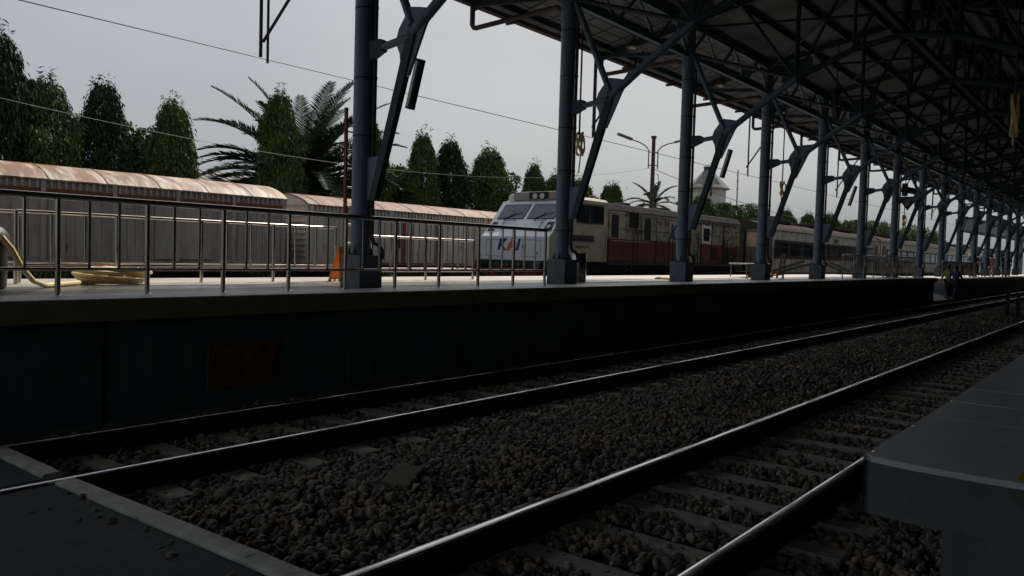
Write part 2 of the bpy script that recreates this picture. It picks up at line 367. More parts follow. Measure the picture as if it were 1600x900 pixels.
# clips on the near sleepers
cm = MB()
for s_ in (1,):
    cm.tube([(s_*.05, -.07, .004), (s_*.085, -.045, .022), (s_*.10, 0, .026), (s_*.085, .045, .022), (s_*.05, .06, .008)], .008, 5)
cms = None
for o in [o for o in bpy.data.objects if o.name.startswith('sleeper') and o.location.x < 12]:
    for q, rz in ((-.5685, 0), (.5685, 0), (-.5685, math.pi), (.5685, math.pi)):
        if cms is None:
            cc_ = MB(); cc_.v = [(b_, a, c) for a, b_, c in cm.v]; cc_.f = cm.f; c = cc_.build('rail_clip', 'rail_side'); cms = c
        else: c = cms.copy(); C.objects.link(c)
        c.parent = o; c.location = (0, q, 0); c.rotation_euler = (0, 0, rz)
for k in range(16):
    x = rng.uniform(2.4, 7); y = rng.uniform(1.2, 6.6); a = rng.uniform(0, 6.28); l_ = rng.uniform(.03, .065); zz = GZ+.075
    m = MB(); ca, sa = math.cos(a), math.sin(a)
    m.add([(0,0,0), (ca*l_*.5-sa*.012, sa*l_*.5+ca*.012, .006), (ca*l_, sa*l_, .002), (ca*l_*.5+sa*.012, sa*l_*.5-ca*.012, .008)], [(0,1,2,3)])
    if 3.45 < x < 4.3 and 3.7 < y < 4.4: continue
    o = m.build('dry_leaf', 'dry_leaf'); o.location = (x, y, zz); tag(o, 'small pale dry leaf lying on the ballast stones', 'leaf', 'dry leaves on the ballast')

# crossing path with kerb
b = MB(); b.prism([(-14, RB2-.07), (2.02, RB2-.07), (2.2, .2), (2.2, -3), (-14, -3)], 'z', -.35, -.012); struct(b.build('asphalt_path', 'asphalt'))
b = MB(); b.box(-14, 2.02, RB2+.09, RB1-.10, -.35, -.012); struct(b.build('asphalt_infill', 'asphalt'))
b = MB(); b.box(-14, 2.02, RB1+.10, 7.15, -.35, -.012); struct(b.build('asphalt_strip', 'asphalt'))
def kerbpiece(pts, wd, name, label):
    m = MB(); top = []; n = 26; (xa, ya), (xb, yb) = pts
    rings = []
    for i in range(n+1):
        t = i/n; x = xa+(xb-xa)*t; y = ya+(yb-ya)*t
        e1 = .010*mnoise.noise(Vector((y*7, 0, 1)))+.006*mnoise.noise(Vector((y*23, 0, 1))); e2 = .008*mnoise.noise(Vector((y*9, 3, 1)))
        rings.append([(x+e1, y, -.3), (x+e1, y, -.002), (x+.012+e1, y, .010), (x+wd-.012+e2, y, .010), (x+wd+e2, y, -.004), (x+wd+e2, y, -.3)])
    m.loft(rings); o = m.build(name, 'kerb'); tag(o, label, 'kerb', 'kerb pieces of the crossing path'); return o
kerbpiece(((2.025, RB2-.08), (2.215, .2)), .125, 'kerb', 'long pale concrete kerb edging the asphalt path beside the ballast')
kerbpiece(((2.025, RB1-.11), (2.025, RB2+.12)), .125, 'kerb', 'short pale kerb piece with rounded end between the rails of the far track')

# ------------------------------------------------------------------ near platform slab
npf = root('near_platform', (2.93, .52, -.3), 'grey concrete platform slab with overhanging corner at the right', 'platform')
m = MB(); ml = MB(); xs = [2.93]+[2.93+.52*i for i in range(1, 200)]
for a, b_ in zip(xs[:-1], xs[1:]):
    if a > 95: break
    zt = .80+.0015*((int(a*7)) % 3)
    if a > 9: m.box(a+.004, b_-.004, -8, .762, .782, zt); ml.box(a+.001, b_-.001, -8, .760, .60, .7815); continue
    pl = [(a+.004, -8)]; n_ = 22; base = .762+.005*mnoise.noise(Vector((a*3, 0, 0)))
    if a < 3: pl += [(a+.004+.006*mnoise.noise(Vector((0, k*.9, 4))), -2+k*.09) for k in range(31)]; pl[-1] = (a+.03, .735)
    for k in range(n_+1):
        x_ = a+.004+(b_-a-.008)*k/n_
        if a < 3 and k == 0: x_ = a+.055
        ch = max(0, mnoise.noise(Vector((x_*11, 2.2, 0)))-.28)*.05+.003*abs(mnoise.noise(Vector((x_*40, 0, 0))))
        pl.append((x_, base-ch))
    pl.append((b_-.004, -8)); m.prism(pl, 'z', .782, zt)
    ml.prism([(p[0]+(.003 if p[0] < 2.96 else 0), p[1]-(.002 if p[1] > .5 else 0)) for p in pl], 'z', .60, .7815)
m.build('slab', 'slab_top', npf)
ml.build('slab_body', 'shade_toned_concrete', npf)  # slab sides in a darker tone than the top, shade put into the colour
m = MB(); m.box(2.95, 95, -8, .50, -.3, .597); m.build('support_wall', 'shade_toned_concrete', npf)
m = MB(); m.box(2.96, 95, -.18, .3, .8045, .807)
m.build('yellow_strip', 'yellow_tile', npf)

# ------------------------------------------------------------------ far platform
fpf = root('far_platform', (-14, 7.03, 0), 'long raised concrete platform with dark wall and pale edge, carrying the columns', 'platform')
m = MB(); xx = -14
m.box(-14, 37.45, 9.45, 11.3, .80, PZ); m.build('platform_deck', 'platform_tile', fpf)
m = MB(); m.box(-14, 37.45, 7.03, 9.447, .80, PZ); m.build('shade_toned_paving', 'shade_toned_tile', fpf)  # front strip coloured darker than the sunlit deck, as painted shade
m = MB(); m.box(-14, 37.45, 7.012, 7.03, .795, .968); m.build('edge_band', 'edge_paint', fpf)
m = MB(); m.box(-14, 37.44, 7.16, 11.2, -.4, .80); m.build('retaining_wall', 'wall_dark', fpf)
for k in range(10): MB().box(-6+k*4.6, -5.975+k*4.6, 7.152, 7.1598, -.4, .79).build('wall_joint', 'black', fpf)
MB().box(-14, 37.43, 7.145, 7.1595, -.3, -.12).build('drain_ledge', 'shade_toned_concrete', fpf)
m = MB(); x = -14
while x < 37.4: m.box(x+.004, min(x+1.0, 37.44)-.004, 7.04, 7.74, PZ+.001, PZ+.012); x += 1.0
m.box(-14, 37.44, 7.742, 7.78, PZ+.001, PZ+.010); m.build('edge_coping', 'coping', fpf)
fp2 = root('far_platform', (42.2, 7.45, 0), 'farther stretch of raised platform beyond the gap where people stand', 'platform')
m = MB(); m.box(42.2, 120, 7.45, 10.7, .68, .86); m.build('platform_deck', 'platform_tile', fp2)
m = MB(); m.box(42.2, 120, 7.55, 10.6, -.4, .68); m.build('retaining_wall', 'pedestal', fp2)
rp = MB(); rp.add([(37.46,7.1,0),(42.19,7.1,0),(42.19,10.7,.8),(37.46,10.7,.8),(37.46,7.1,-.3),(42.19,7.1,-.3),(42.19,10.7,-.3),(37.46,10.7,-.3)], [(0,1,2,3),(4,5,1,0),(5,6,2,1),(6,7,3,2),(7,4,0,3)])
o = rp.build('crossing_ramp', 'concrete'); tag(o, 'sloping concrete ramp in the gap between the two platform stretches', 'ramp')

# faded notice on platform wall
sg = root('notice_board', (4.2, 7.15, .06), 'faded orange notice with black lines and pictogram on the dark platform wall', 'sign')
m = MB(); m.box(4.2, 4.98, 7.142, 7.158, .05, .51); m.build('panel', 'sign_board', sg)
m = MB()
for (a, b_, z0, z1) in ((4.215, 4.965, .488, .494), (4.215, 4.965, .066, .072), (4.215, 4.221, .072, .488), (4.959, 4.965, .072, .488), (4.24, 4.58, .265, .275)):
    m.box(a, b_, 7.1385, 7.142, z0, z1)
m.build('border', 'black', sg)
m = MB()
for k, z in enumerate((.40, .365, .33, .30, .235, .205, .175, .145, .115)):
    x = 4.25+(.03 if k > 3 else 0)
    while x < 4.58-(.05 if k in (3, 8) else 0):
        wl = random.uniform(.015, .045); m.box(x, x+wl, 7.1385, 7.142, z-.006, z+.006); x += wl+.01
tag(m.build('lettering', 'black', sg), kind='stuff')
m = MB(); m.cyl((4.83,7.1385,.455), (4.83,7.142,.455), .018, 12)
for a, b_ in (((4.83,.435),(4.80,.36)), ((4.80,.36),(4.83,.30)), ((4.80,.36),(4.77,.30)), ((4.82,.42),(4.76,.38)), ((4.82,.42),(4.87,.37)), ((4.72,.39),(4.69,.31)), ((4.72,.39),(4.75,.35))):
    m.bar((a[0],7.140,a[1]), (b_[0],7.140,b_[1]), .014, .004, (0,1,0))
for q in ((4.66,4.94,.25,.258),(4.66,4.672,.12,.25),(4.93,4.942,.12,.25)): m.box(q[0], q[1], 7.1385, 7.142, q[2], q[3])
m.cyl((4.73,7.1385,.15), (4.73,7.142,.15), .014, 10)
m.build('pictogram', 'black', sg)

# ------------------------------------------------------------------ roof columns
ordn = ['first','second','third','fourth','fifth','sixth','seventh','eighth','ninth','tenth','eleventh','twelfth','thirteenth','fourteenth','fifteenth','sixteenth']
clabel = ['steel roof column just outside the left edge, its brace top in the corner',
 'thick blue grey steel column behind the front railing, with orange floor sign at its foot',
 'blue grey steel column standing before the locomotive cab, steel bin beside its pedestal',
 'blue grey steel column standing before the red and cream locomotive body',
 'blue grey steel column behind the white table and small ladder',
 'blue grey steel column next to the tall red ladder',
 'blue grey steel column at the start of the far metal railing',
 'blue grey steel column left of the black triangular number sign']
N1 = (7.28, 4.18); N2 = (5.8, 5.18); N3 = (4.7, 5.62); YM = 3.8; N4 = (3.8, 5.78)
def roofz(y): return 7.62-.197*abs(y-YM)
def make_column(x):
    r = root('roof_column', (x, YC, PZ), clabel[1], 'column', 'steel columns carrying the platform roof')
    MB().box(x-.17, x+.215, YC-.195, YC+.195, PZ-.02, PZ+.43).build('pedestal', 'pedestal', r, bevel=.012)
    MB().cyl((x, YC, PZ+.43), (x, YC, 6.7), .13, 28).build('shaft', 'steel_paint', r, smooth=True)
    m = MB(); m.cyl((x+.01, YC, PZ+.431), (x+.01, YC, PZ+.45), .175, 20)
    for k in range(6):
        a = k*math.pi/3+.3; c, s = math.cos(a), math.sin(a)
        m.add([(x+c*.12+s*.006, YC+s*.12-c*.006, PZ+.45), (x+c*.168+s*.006, YC+s*.168-c*.006, PZ+.45), (x+c*.12+s*.006, YC+s*.12-c*.006, PZ+.58),
               (x+c*.12-s*.006, YC+s*.12+c*.006, PZ+.45), (x+c*.168-s*.006, YC+s*.168+c*.006, PZ+.45), (x+c*.12-s*.006, YC+s*.12+c*.006, PZ+.58)],
              [(0,1,2),(5,4,3),(0,3,4,1),(1,4,5,2),(2,5,3,0)])
    m.build('base_plate', 'steel_dark', r)
    # inclined strut from shaft to node
    MB().prism([(YC-.18, 2.12), (YC-.30, 2.12), (N1[0]-.065, N1[1]-.05), (N1[0]+.0, N1[1]+.08), (N1[0]+.07, N1[1]-.0)], 'x', x-.045, x+.045).build('strut', 'steel_dark', r, bevel=.01)
    MB().prism([(YC-.11, 2.12), (YC-.20, 2.12), (YC-.34, 2.45), (YC-.34, 2.68), (YC-.11, 2.68)], 'x', x-.02, x+.02).build('gusset_plate', 'steel_paint', r)
    m = MB(); m.cyl((x, YC-.38, 4.08), (x, N1[0]+.05, 4.13), .05, 12)
    m.build('tie', 'steel_paint', r, smooth=True)
    m = MB(); m.prism([(YC-.09, 3.90), (YC-.34, 4.0), (YC-.40, 4.02), (YC-.40, 4.15), (YC-.34, 4.18), (YC-.09, 4.18)], 'x', x-.04, x+.04)
    m.build('tie_bracket', 'steel_dark', r, bevel=.006)
    m = MB(); m.prism([(N1[0]+.30, 4.1), (N1[0]+.24, 4.26), (N1[0]+.05, 4.5), (N1[0]-.12, 4.47), (N1[0]-.34, 4.42), (N1[0]-.22, 4.22), (N1[0]+.05, 3.66), (N1[0]+.17, 3.62), (N1[0]+.22, 3.95)], 'x', x-.018, x+.018)
    m.build('node_plate', 'steel_paint', r)
    MB().cyl((x, N1[0]+.02, N1[1]+.1), (x, YC-.10, 5.95), .055, 12).build('brace', 'steel_paint', r, smooth=True)
    MB().tube([(x, N1[0], N1[1]), (x, N1[0]-.7, 4.68), (x, N2[0], N2[1])], .066, 12).build('arched_chord', 'steel_paint', r, smooth=True)
    MB().tube([(x, N2[0], N2[1]), (x, N3[0], N3[1]), (x, N4[0], N4[1])], .06, 12).build('arched_chord', 'steel_dark', r, smooth=True)  # inner half of the chord coloured darker to imitate shade under the roof
    # downpipe from the eave
    m = MB(); m.tube([(x-.02, 10.45, 6.3), (x-.02, 10.45, 5.86), (x-.02, 10.41, 5.81), (x-.02, 10.35, 5.79), (x-.02, YC+.24, 5.86), (x+.0, YC+.19, 5.80)], .05, 8)
    m.build('eave_pipe', 'gutter', r, smooth=True)
    m = MB(); m.tube([(x+.055, YC-.155, 5.7), (x+.055, YC-.155, 1.66), (x+.08, YC-.17, 1.56), (x+.14, YC-.19, 1.55), (x+.19, YC-.21, 1.47), (x+.195, YC-.215, 1.36)], .029, 8)
    dp = m.build('downpipe', 'gutter', r, smooth=True)
    for z in (1.9, 2.95, 3.7, 4.6, 5.4):
        MB().cyl((x, YC, z), (x, YC, z+.022), .132, 24).cyl((x+.055, YC-.155, z-.002), (x+.055, YC-.155, z+.032), .034, 12).build('pipe_clamp', 'steel_dark', dp)
    MB().cyl((x, YC, 5.72), (x, YC, 5.80), .15, 24).build('collar', 'steel_paint', r, smooth=True)
    return r
def add_box_sign(r, x):
    a = Vector((x+.0, N1[0]-.02, 3.93)); d = (Vector((0, YC-.29, 2.10))-Vector((0, N1[0], N1[1]))).normalized()
    p0 = a+d*.1+Vector((.0, -.155, 0)); p1 = p0+d*.62
    o = MB().bar(p0, p1, .08, .10, (1, 0, 0)).build('light_box', 'steel_dark', r, bevel=.006)
    off = Vector((-.053, .01, 0))
    MB().bar(p0+off+d*.03, p1+off-d*.03, .045, .004, (1, 0, 0)).build('face', 'white_paint', o)
c1 = make_column(X0)
def box_to_local(r, x): add_box_sign(r, x)
cols = []
for i in range(-1, NCOL):
    x = X0+i*S
    if i == 0: r = c1
    else:
        lab = clabel[i+1] if i+1 < len(clabel) else 'slim distant blue grey steel roof column, %s from the left in the row' % ordn[min(i, 15)]
        r = copytree(c1, (x, YC, PZ), lab)
    if i == -1: r['label'] = clabel[0]
    cols.append(r)
c1['label'] = clabel[1]
for i in (0, 2, 4, 6, 8): add_box_sign(cols[i+1], X0+i*S)

# ------------------------------------------------------------------ roof trusses (transverse) and girders
def make_truss(x):
    r = root('roof_truss', (x, YM, roofz(YM)), 'dark steel roof truss spanning the tracks', 'roof truss', 'transverse trusses under the station roof')
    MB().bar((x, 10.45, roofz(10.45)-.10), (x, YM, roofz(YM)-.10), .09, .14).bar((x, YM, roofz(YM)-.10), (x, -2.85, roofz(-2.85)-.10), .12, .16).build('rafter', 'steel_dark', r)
    MB().bar((x, 10.4, 6.24), (x, YC, 6.02), .06, .08).build('eave_bracket', 'steel_dark', r)
    def m2(y): return 2*YM-y
    m = MB()
    m.cyl((x, YC-.1, 5.95), (x, N2[0], N2[1]), .04, 8).build('web', 'steel_dark', r)
    for yy, zz in (N2, N3, N4, (m2(N3[0]), N3[1]), (m2(N2[0]), N2[1])):
        MB().cyl((x, yy, zz), (x, yy, roofz(yy)-.15), .045 if yy != N3[0] else .035, 8).build('web', 'steel_dark', r)
    for (ya, za), (yb, zb) in (((N2[0], N2[1]), (N3[0], roofz(N3[0])-.15)), ((N3[0], N3[1]), (N4[0], roofz(N4[0])-.15)), ((N2[0], N2[1]), (7.0, roofz(7.0)-.15)),
                               ((m2(N3[0]), N3[1]), (N4[0], roofz(N4[0])-.15)), ((m2(N2[0]), N2[1]), (m2(N3[0]), roofz(N3[0])-.15))):
        MB().cyl((x, ya, za), (x, yb, zb), .035, 8).build('web', 'steel_dark', r)
    MB().prism([(N2[0]+.3, N2[1]-.05), (N2[0]+.2, N2[1]+.35), (N2[0]-.3, N2[1]+.4), (N2[0]-.35, N2[1]+.1), (N2[0], N2[1]-.1)], 'x', x-.015, x+.015).build('gusset_plate', 'steel_dark', r)
    MB().tube([(x, N4[0], N4[1]), (x, m2(N3[0]), N3[1]), (x, m2(N2[0]), N2[1]), (x, m2(N1[0]), N1[1])], .07, 10).build('arched_chord', 'steel_dark', r, smooth=True)
    return r
t0 = make_truss(X0)
for i in range(-1, NCOL+1):
    x = X0+i*S
    if i == 0: continue
    if i < 2: lb = 'dark steel truss under the roof above the %s' % ('left edge of the picture' if i < 0 else 'column in front of the locomotive cab')
    else: lb = 'dark steel truss under the roof, %s bay from the left' % ordn[min(i, 15)] if i < 15 else 'last dark steel truss at the far end of the roof'
    copytree(t0, (x, YM, roofz(YM)), lb)
t0['label'] = 'dark steel truss under the roof over the thick column behind the railing'

XR0, XR1 = -9.0, 84.0
rf = root('station_roof', (XR0, YM, roofz(YM)), 'high dark metal platform roof sloping down to the pinkish eave over the tracks', 'roof')
m = MB()
for sgn in (1, -1):
    ye = 10.5 if sgn > 0 else -11.4  # near side carried on out of view to keep the hall dark
    n = 1
    a = (XR0, YM, roofz(YM)); m.prism([(YM, roofz(YM)), (ye, roofz(ye)), (ye, roofz(ye)+.05), (YM, roofz(YM)+.05)], 'x', XR0, XR1)
m.build('roof_sheet', 'roof_under', rf)
m = MB(); x = XR0+.2          # standing ribs of the sheet, as battens in one mesh
while x < XR1:
    m.bar((x, 10.49, roofz(10.49)-.008), (x, 8.3, roofz(8.3)-.008), .02, .014); x += .77
for yy in np.arange(8.6, 10.5, .27): m.box(XR0, XR1, yy, yy+.012, roofz(yy)-.012, roofz(yy)-.001)
m.build('sheet_rib', 'gutter', rf)
for k, yy in enumerate((10.1, 9.1, 8.19, 7.1, 6.2, 5.3, 4.4, 3.2, 2.3, 1.4, .5, -.4)):
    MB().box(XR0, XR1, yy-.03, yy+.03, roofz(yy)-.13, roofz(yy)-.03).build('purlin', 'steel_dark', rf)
m = MB(); m.prism([(10.42, 6.24), (10.56, 6.24), (10.6, 6.42), (10.585, 6.42), (10.55, 6.26), (10.43, 6.26), (10.41, 6.40), (10.40, 6.40)], 'x', XR0, XR1); m.build('gutter', 'gutter', rf)
m = MB(); x = XR0+1
while x < XR1: m.box(x, x+.05, 10.36, 10.62, 6.18, 6.24); x += S/2
m.build('gutter_bracket', 'gutter', rf)
# horizontal wind bracing under the sheet
m = MB()
for i in range(-2, NCOL+1):
    xa = X0+i*S
    for (ya, yb) in ((8.19, 3.8), (3.8, -.6)):
        m.cyl((xa, ya, roofz(ya)-.2), (xa+S, yb, roofz(yb)-.2), .03, 6); m.cyl((xa, yb, roofz(yb)-.2), (xa+S, ya, roofz(ya)-.2), .03, 6)
m.build('wind_bracing', 'steel_dark', rf)
def girder(y, zb, zt, nm, mt):
    g_ = MB()
    g_.box(XR0, XR1, y-.05, y+.05, zb-.055, zb+.055); g_.box(XR0, XR1, y-.05, y+.05, zt-.06, zt+.06)
    h = S/6
    i = 0; x = X0-3*S
    while x < XR1-h:
        if x > XR0: 
            a, b_ = (zb, zt) if i % 2 == 0 else (zt, zb)
            g_.bar((x, y, a), (x+h, y, b_), .055, .055)
        x += h; i += 1
    return g_.build(nm, mt, rf)
girder(YC, 5.95, 6.62, 'lattice_girder', 'steel_paint')
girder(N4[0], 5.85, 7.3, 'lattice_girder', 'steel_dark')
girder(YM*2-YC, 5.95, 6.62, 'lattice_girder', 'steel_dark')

# unseen walls added to block light from the near side and far end
bd = root('light_blocker_walls', (-29, -10, 0), 'unseen wall behind the near platform, added to block light', 'building')
MB().box(84.2, 84.6, -11.6, 6.0, -.5, 8.0).build('end_wall', 'wall_dark', bd)
MB().box(-30, 90, -11.6, -11.2, -.5, 6.2).build('wall', 'wall_dark', bd)
MB().box(-12, 90, -11.6, -8.5, 3.9, 4.05).build('ceiling_soffit', 'wall_dark', bd)

# pendant lamps
def make_lamp(x):
    r = root('pendant_lamp', (x, 9.25, 6.5), 'bell shaped pendant lamp', 'lamp', 'pendant lamps under the eave side of the roof')
    MB().cyl((x, 9.25, 6.54), (x, 9.25, 6.33), .02, 8).build('stem', 'steel_dark', r)
    MB().lathe((x, 9.25, 6.14), [(.03, .22), (.055, .20), (.06, .13), (.10, .09), (.155, .02), (.16, 0), (.15, .0), (.05, .06)], 20).build('lamp_shade', 'lamp_metal', r, smooth=True)
    MB().lathe((x, 9.25, 6.10), [(.02, 0), (.07, .02), (.085, .05), (.05, .07)], 14).build('lamp_lens', 'lamp_lens', r, smooth=True)
    return r
l0 = make_lamp(15.6); 
lampl = ['bell shaped pendant lamp, largest, left of the truss above the locomotive', 'bell shaped pendant lamp second from the left under the roof', 'bell shaped pendant lamp third from the left under the roof']
for i in range(1, 12):
    copytree(l0, (15.6+i*S, 9.25, 6.5), lampl[i] if i < 3 else 'small distant pendant lamp, %s from the left under the roof' % ordn[i])
l0['label'] = lampl[0]

# hangers at the eave: pairs of pipes on odd columns
def make_hanger(x):
    r = root('pipe_hanger', (x, 10.46, 6.2), 'hanging pair of thin steel pipes', 'pipe hanger', 'pipe hangers under the eave')
    MB().cyl((x-.06, 10.40, 6.3), (x-.06, 10.40, 4.27), .026, 8).build('pipe', 'gutter', r)
    MB().cyl((x+.10, 10.46, 6.3), (x+.10, 10.46, 4.22), .02, 8).build('pipe', 'gutter', r)
    MB().cyl((x+.04, 10.5, 4.52), (x+.62, 9.5, 6.3), .024, 8).build('diagonal_stay', 'gutter', r)
    return r
h0 = make_hanger(6.95)
hl = ['hanging pair of thin pipes with diagonal stay at the top left, against open sky', 'hanging pair of thin pipes behind the column before the locomotive cab',
      'hanging pair of thin pipes above the locomotive tail', 'hanging pair of thin pipes above the first coach', 'hanging pair of thin pipes above the second coach', 'most distant hanging pair of thin pipes under the eave']
for k, x in enumerate((15.9, 25.1, 34.5, 43.7, 52.9)): copytree(h0, (x, 10.46, 6.2), hl[k+1])
h0['label'] = hl[0]
# conduits with coiled yellow hose at even columns
def coil(name, c, rx, rz, loops, r, m, label, cat, tail=.3, group=None, conduit=None):
    pts = []
    for i in range(loops*18+1):
        a = 2*math.pi*i/18; k = 1+.08*math.sin(i*.37)
        pts.append((c[0]+rx*k*math.sin(a)+.015*math.sin(i*.21), c[1]+.05*math.sin(i*.5), c[2]+rz*k*math.cos(a)))
    pts.append((c[0]-.03, c[1], c[2]-rz-tail))
    rr = root(name, (c[0], c[1], c[2]+rz), label, cat, group)
    MB().tube(pts, r, 6).build('hose_loops', m, rr, smooth=True)
    if conduit: MB().cyl((c[0]-.04, c[1], conduit), (c[0]-.04, c[1], c[2]+rz*.3), .016, 8).build('conduit', 'gutter', rr)
    return rr
coil('hanging_hose', (X0+S+.05, 7.90, 3.42), .07, .20, 4, .012, 'hose', 'yellow hose coil hanging beside the column before the locomotive cab', 'hose', group='hose coils hanging from conduits', conduit=5.6)
coil('hanging_hose', (X0+3*S+.05, 7.70, 3.40), .09, .18, 3, .014, 'cable_orange', 'orange hose loops hanging beside the column behind the white table', 'hose', group='hose coils hanging from conduits', conduit=5.6)
coil('hanging_hose', (X0+6*S-1, 7.60, 3.2), .1, .2, 3, .02, 'hose', 'small distant hose coil hanging left of the second coach end', 'hose', group='hose coils hanging from conduits', conduit=5.6)
hp0 = root('hanging_pipe', (2.70, 8.0, 4.0), 'dark reddish pipe end hanging down in the top left corner', 'pipe')
MB().cyl((2.70, 8.0, 4.02), (2.70, 8.0, 6.75), .04, 12).build('pipe', 'gutter', hp0, smooth=True)
MB().cyl((2.70, 8.0, 4.02), (2.70, 8.0, 4.10), .052, 12).build('end_socket', 'pole_rust', hp0, smooth=True)
# cable drop with loops in the roof
coil('hanging_cable', (X0+3*S, 6.4, 5.45), .16, .38, 5, .022, 'gutter', 'bundle of looped cables hanging on a long rod under the dark roof', 'cable', conduit=7.1, tail=.1)
coil('hanging_cable', (16.2, 1.98, 4.1), .05, .36, 3, .02, 'hose', 'pale yellow rope bundle hanging in the dark at the far right', 'rope', conduit=7.2, tail=.15)

# ------------------------------------------------------------------ railings
def railing(name, label, xs_main, y, zb, ztop, zlow, nb, rtop=.028, rbal=.011, mt='stainless', group=None, cat='railing', rmain=.02):
    r = root(name, (xs_main[0], y, zb), label, cat, group)
    MB().cyl((xs_main[0]-rmain, y, ztop), (xs_main[-1]+rmain, y, ztop), rtop, 12).build('top_rail', mt, r, smooth=True)
    MB().cyl((xs_main[0], y, zlow), (xs_main[-1], y, zlow), .016, 10).build('bottom_rail', mt, r, smooth=True)
    for x in xs_main:
        m = MB(); m.cyl((x, y, zb), (x, y, ztop), rmain, 10); m.lathe((x, y, zb), [(.045, 0), (.045, .006), (.024, .02)], 12); m.build('post', mt, r, smooth=True)
    for a, b_ in zip(xs_main[:-1], xs_main[1:]):
        for k in range(1, nb+1):
            x = a+(b_-a)*k/(nb+1); MB().cyl((x, y, zlow), (x, y, ztop), rbal, 8).build('baluster', mt, r, smooth=True)
    return r
railing('platform_railing', 'long front metal railing along the platform edge, nearest to the camera', [2.22+.822*i for i in range(11)], 7.70, PZ, 1.875, 1.222, 2, rtop=.03, rbal=.014, rmain=.024)
def frame_railing(label, x0, x1, y, n, zt=1.80, zl=1.17):
    r = root('platform_railing', (x0, y, PZ), label, 'railing')
    MB().cyl((x0, y, zt), (x1, y, zt), .02, 10).build('top_rail', 'stainless', r, smooth=True)
    MB().cyl((x0, y, zl), (x1, y, zl), .016, 10).build('bottom_rail', 'stainless', r, smooth=True)
    MB().cyl((x0, y, zl+.045), (x1, y, zl+.045), .01, 8).build('bottom_rail', 'stainless', r, smooth=True)
    for i in range(n+1):
        x = x0+(x1-x0)*i/n; MB().cyl((x, y, PZ), (x, y, zt), .022, 10).build('post', 'stainless', r, smooth=True)
        if i < n:
            for k in (1, 2):
                xb = x+(x1-x0)/n*k/3; MB().cyl((xb, y, zl+.045), (xb, y, zt-.01), .014, 8).build('baluster', 'stainless', r, smooth=True)
    return r
frame_railing('back metal railing left of the thick column, with a sun glint on its rail', 3.50, 8.0, 9.98, 4)
frame_railing('back metal railing right of the thick column, before the rusty wagon doors', 8.75, 11.25, 9.98, 2, zt=1.70, zl=1.13)
frame_railing('short back railing section at the left edge behind the black bin', 1.6, 3.62, 10.22, 2)
railing('platform_railing', 'first section of the far railing on the platform before the coaches', [27.1+1.24*i for i in range(5)], 7.9, PZ, 1.76, 1.14, 5, rtop=.03, rbal=.015)
railing('platform_railing', 'second section of the far railing on the platform, from its gap rightwards', [32.2+1.24*i for i in range(5)], 7.88, PZ, 1.80, 1.14, 5, rtop=.032, rbal=.015)
railing('platform_railing', 'last section of the far railing, ending where people stand', [43.2+1.5*i for i in range(8)], 7.95, .86, 1.72, 1.05, 6, rtop=.036, rbal=.02)

# ------------------------------------------------------------------ platform things
# A-frame floor sign
fs_ = root('floor_sign', (7.92, 9.75, PZ), 'orange wet floor warning stand left of the thick column pedestal', 'floor sign')
for s_ in (1, -1):
    m = MB(); yb = 9.75+s_*.14
    w0, w1, z0, z1 = .125, .045, PZ, PZ+.54
    m.add([(7.92-w0, yb, z0), (7.92-w0+.05, yb, z0), (7.92-w0+.06, yb-s_*.01, z0+.03), (7.92+w0-.06, yb-s_*.01, z0+.03), (7.92+w0-.05, yb, z0), (7.92+w0, yb, z0), (7.92+w1, 9.75+s_*.012, z1), (7.92-w1, 9.75+s_*.012, z1)]+
          [(7.92-w0, yb-s_*.012, z0), (7.92-w0+.05, yb-s_*.012, z0), (7.92-w0+.06, yb-s_*.022, z0+.03), (7.92+w0-.06, yb-s_*.022, z0+.03), (7.92+w0-.05, yb-s_*.012, z0), (7.92+w0, yb-s_*.012, z0), (7.92+w1, 9.75+s_*.001, z1), (7.92-w1, 9.75+s_*.001, z1)],
          [tuple(range(8)), tuple(range(15, 7, -1))]+[(i, (i+1) % 8, 8+(i+1) % 8, 8+i) for i in range(8)])
    m.build('panel', 'sign_orange', fs_)
m = MB()
for k, z in enumerate((1.28, 1.24, 1.10)):
    tt = (z-PZ)/.54; y = 9.75-.14*(1-tt)-.006*0-.012*tt-.004
    m.bar((7.92-.05, y, z), (7.92+.05, y, z), .004, .016)
m.build('lettering', 'black', fs_)
# litter bin by column 2
o = root('litter_bin', (12.93, 8.72, PZ), 'cylindrical stainless steel bin beside the pedestal before the locomotive cab', 'bin')
MB().lathe((12.93, 8.72, PZ), [(.15, 0), (.152, .01), (.152, .52), (.145, .54)], 24).build('body', 'stainless', o, smooth=True)
MB().lathe((12.93, 8.72, PZ), [(.145, .541), (.155, .545), (.155, .56), (.02, .565)], 24).build('lid', 'steel_dark', o, smooth=True)
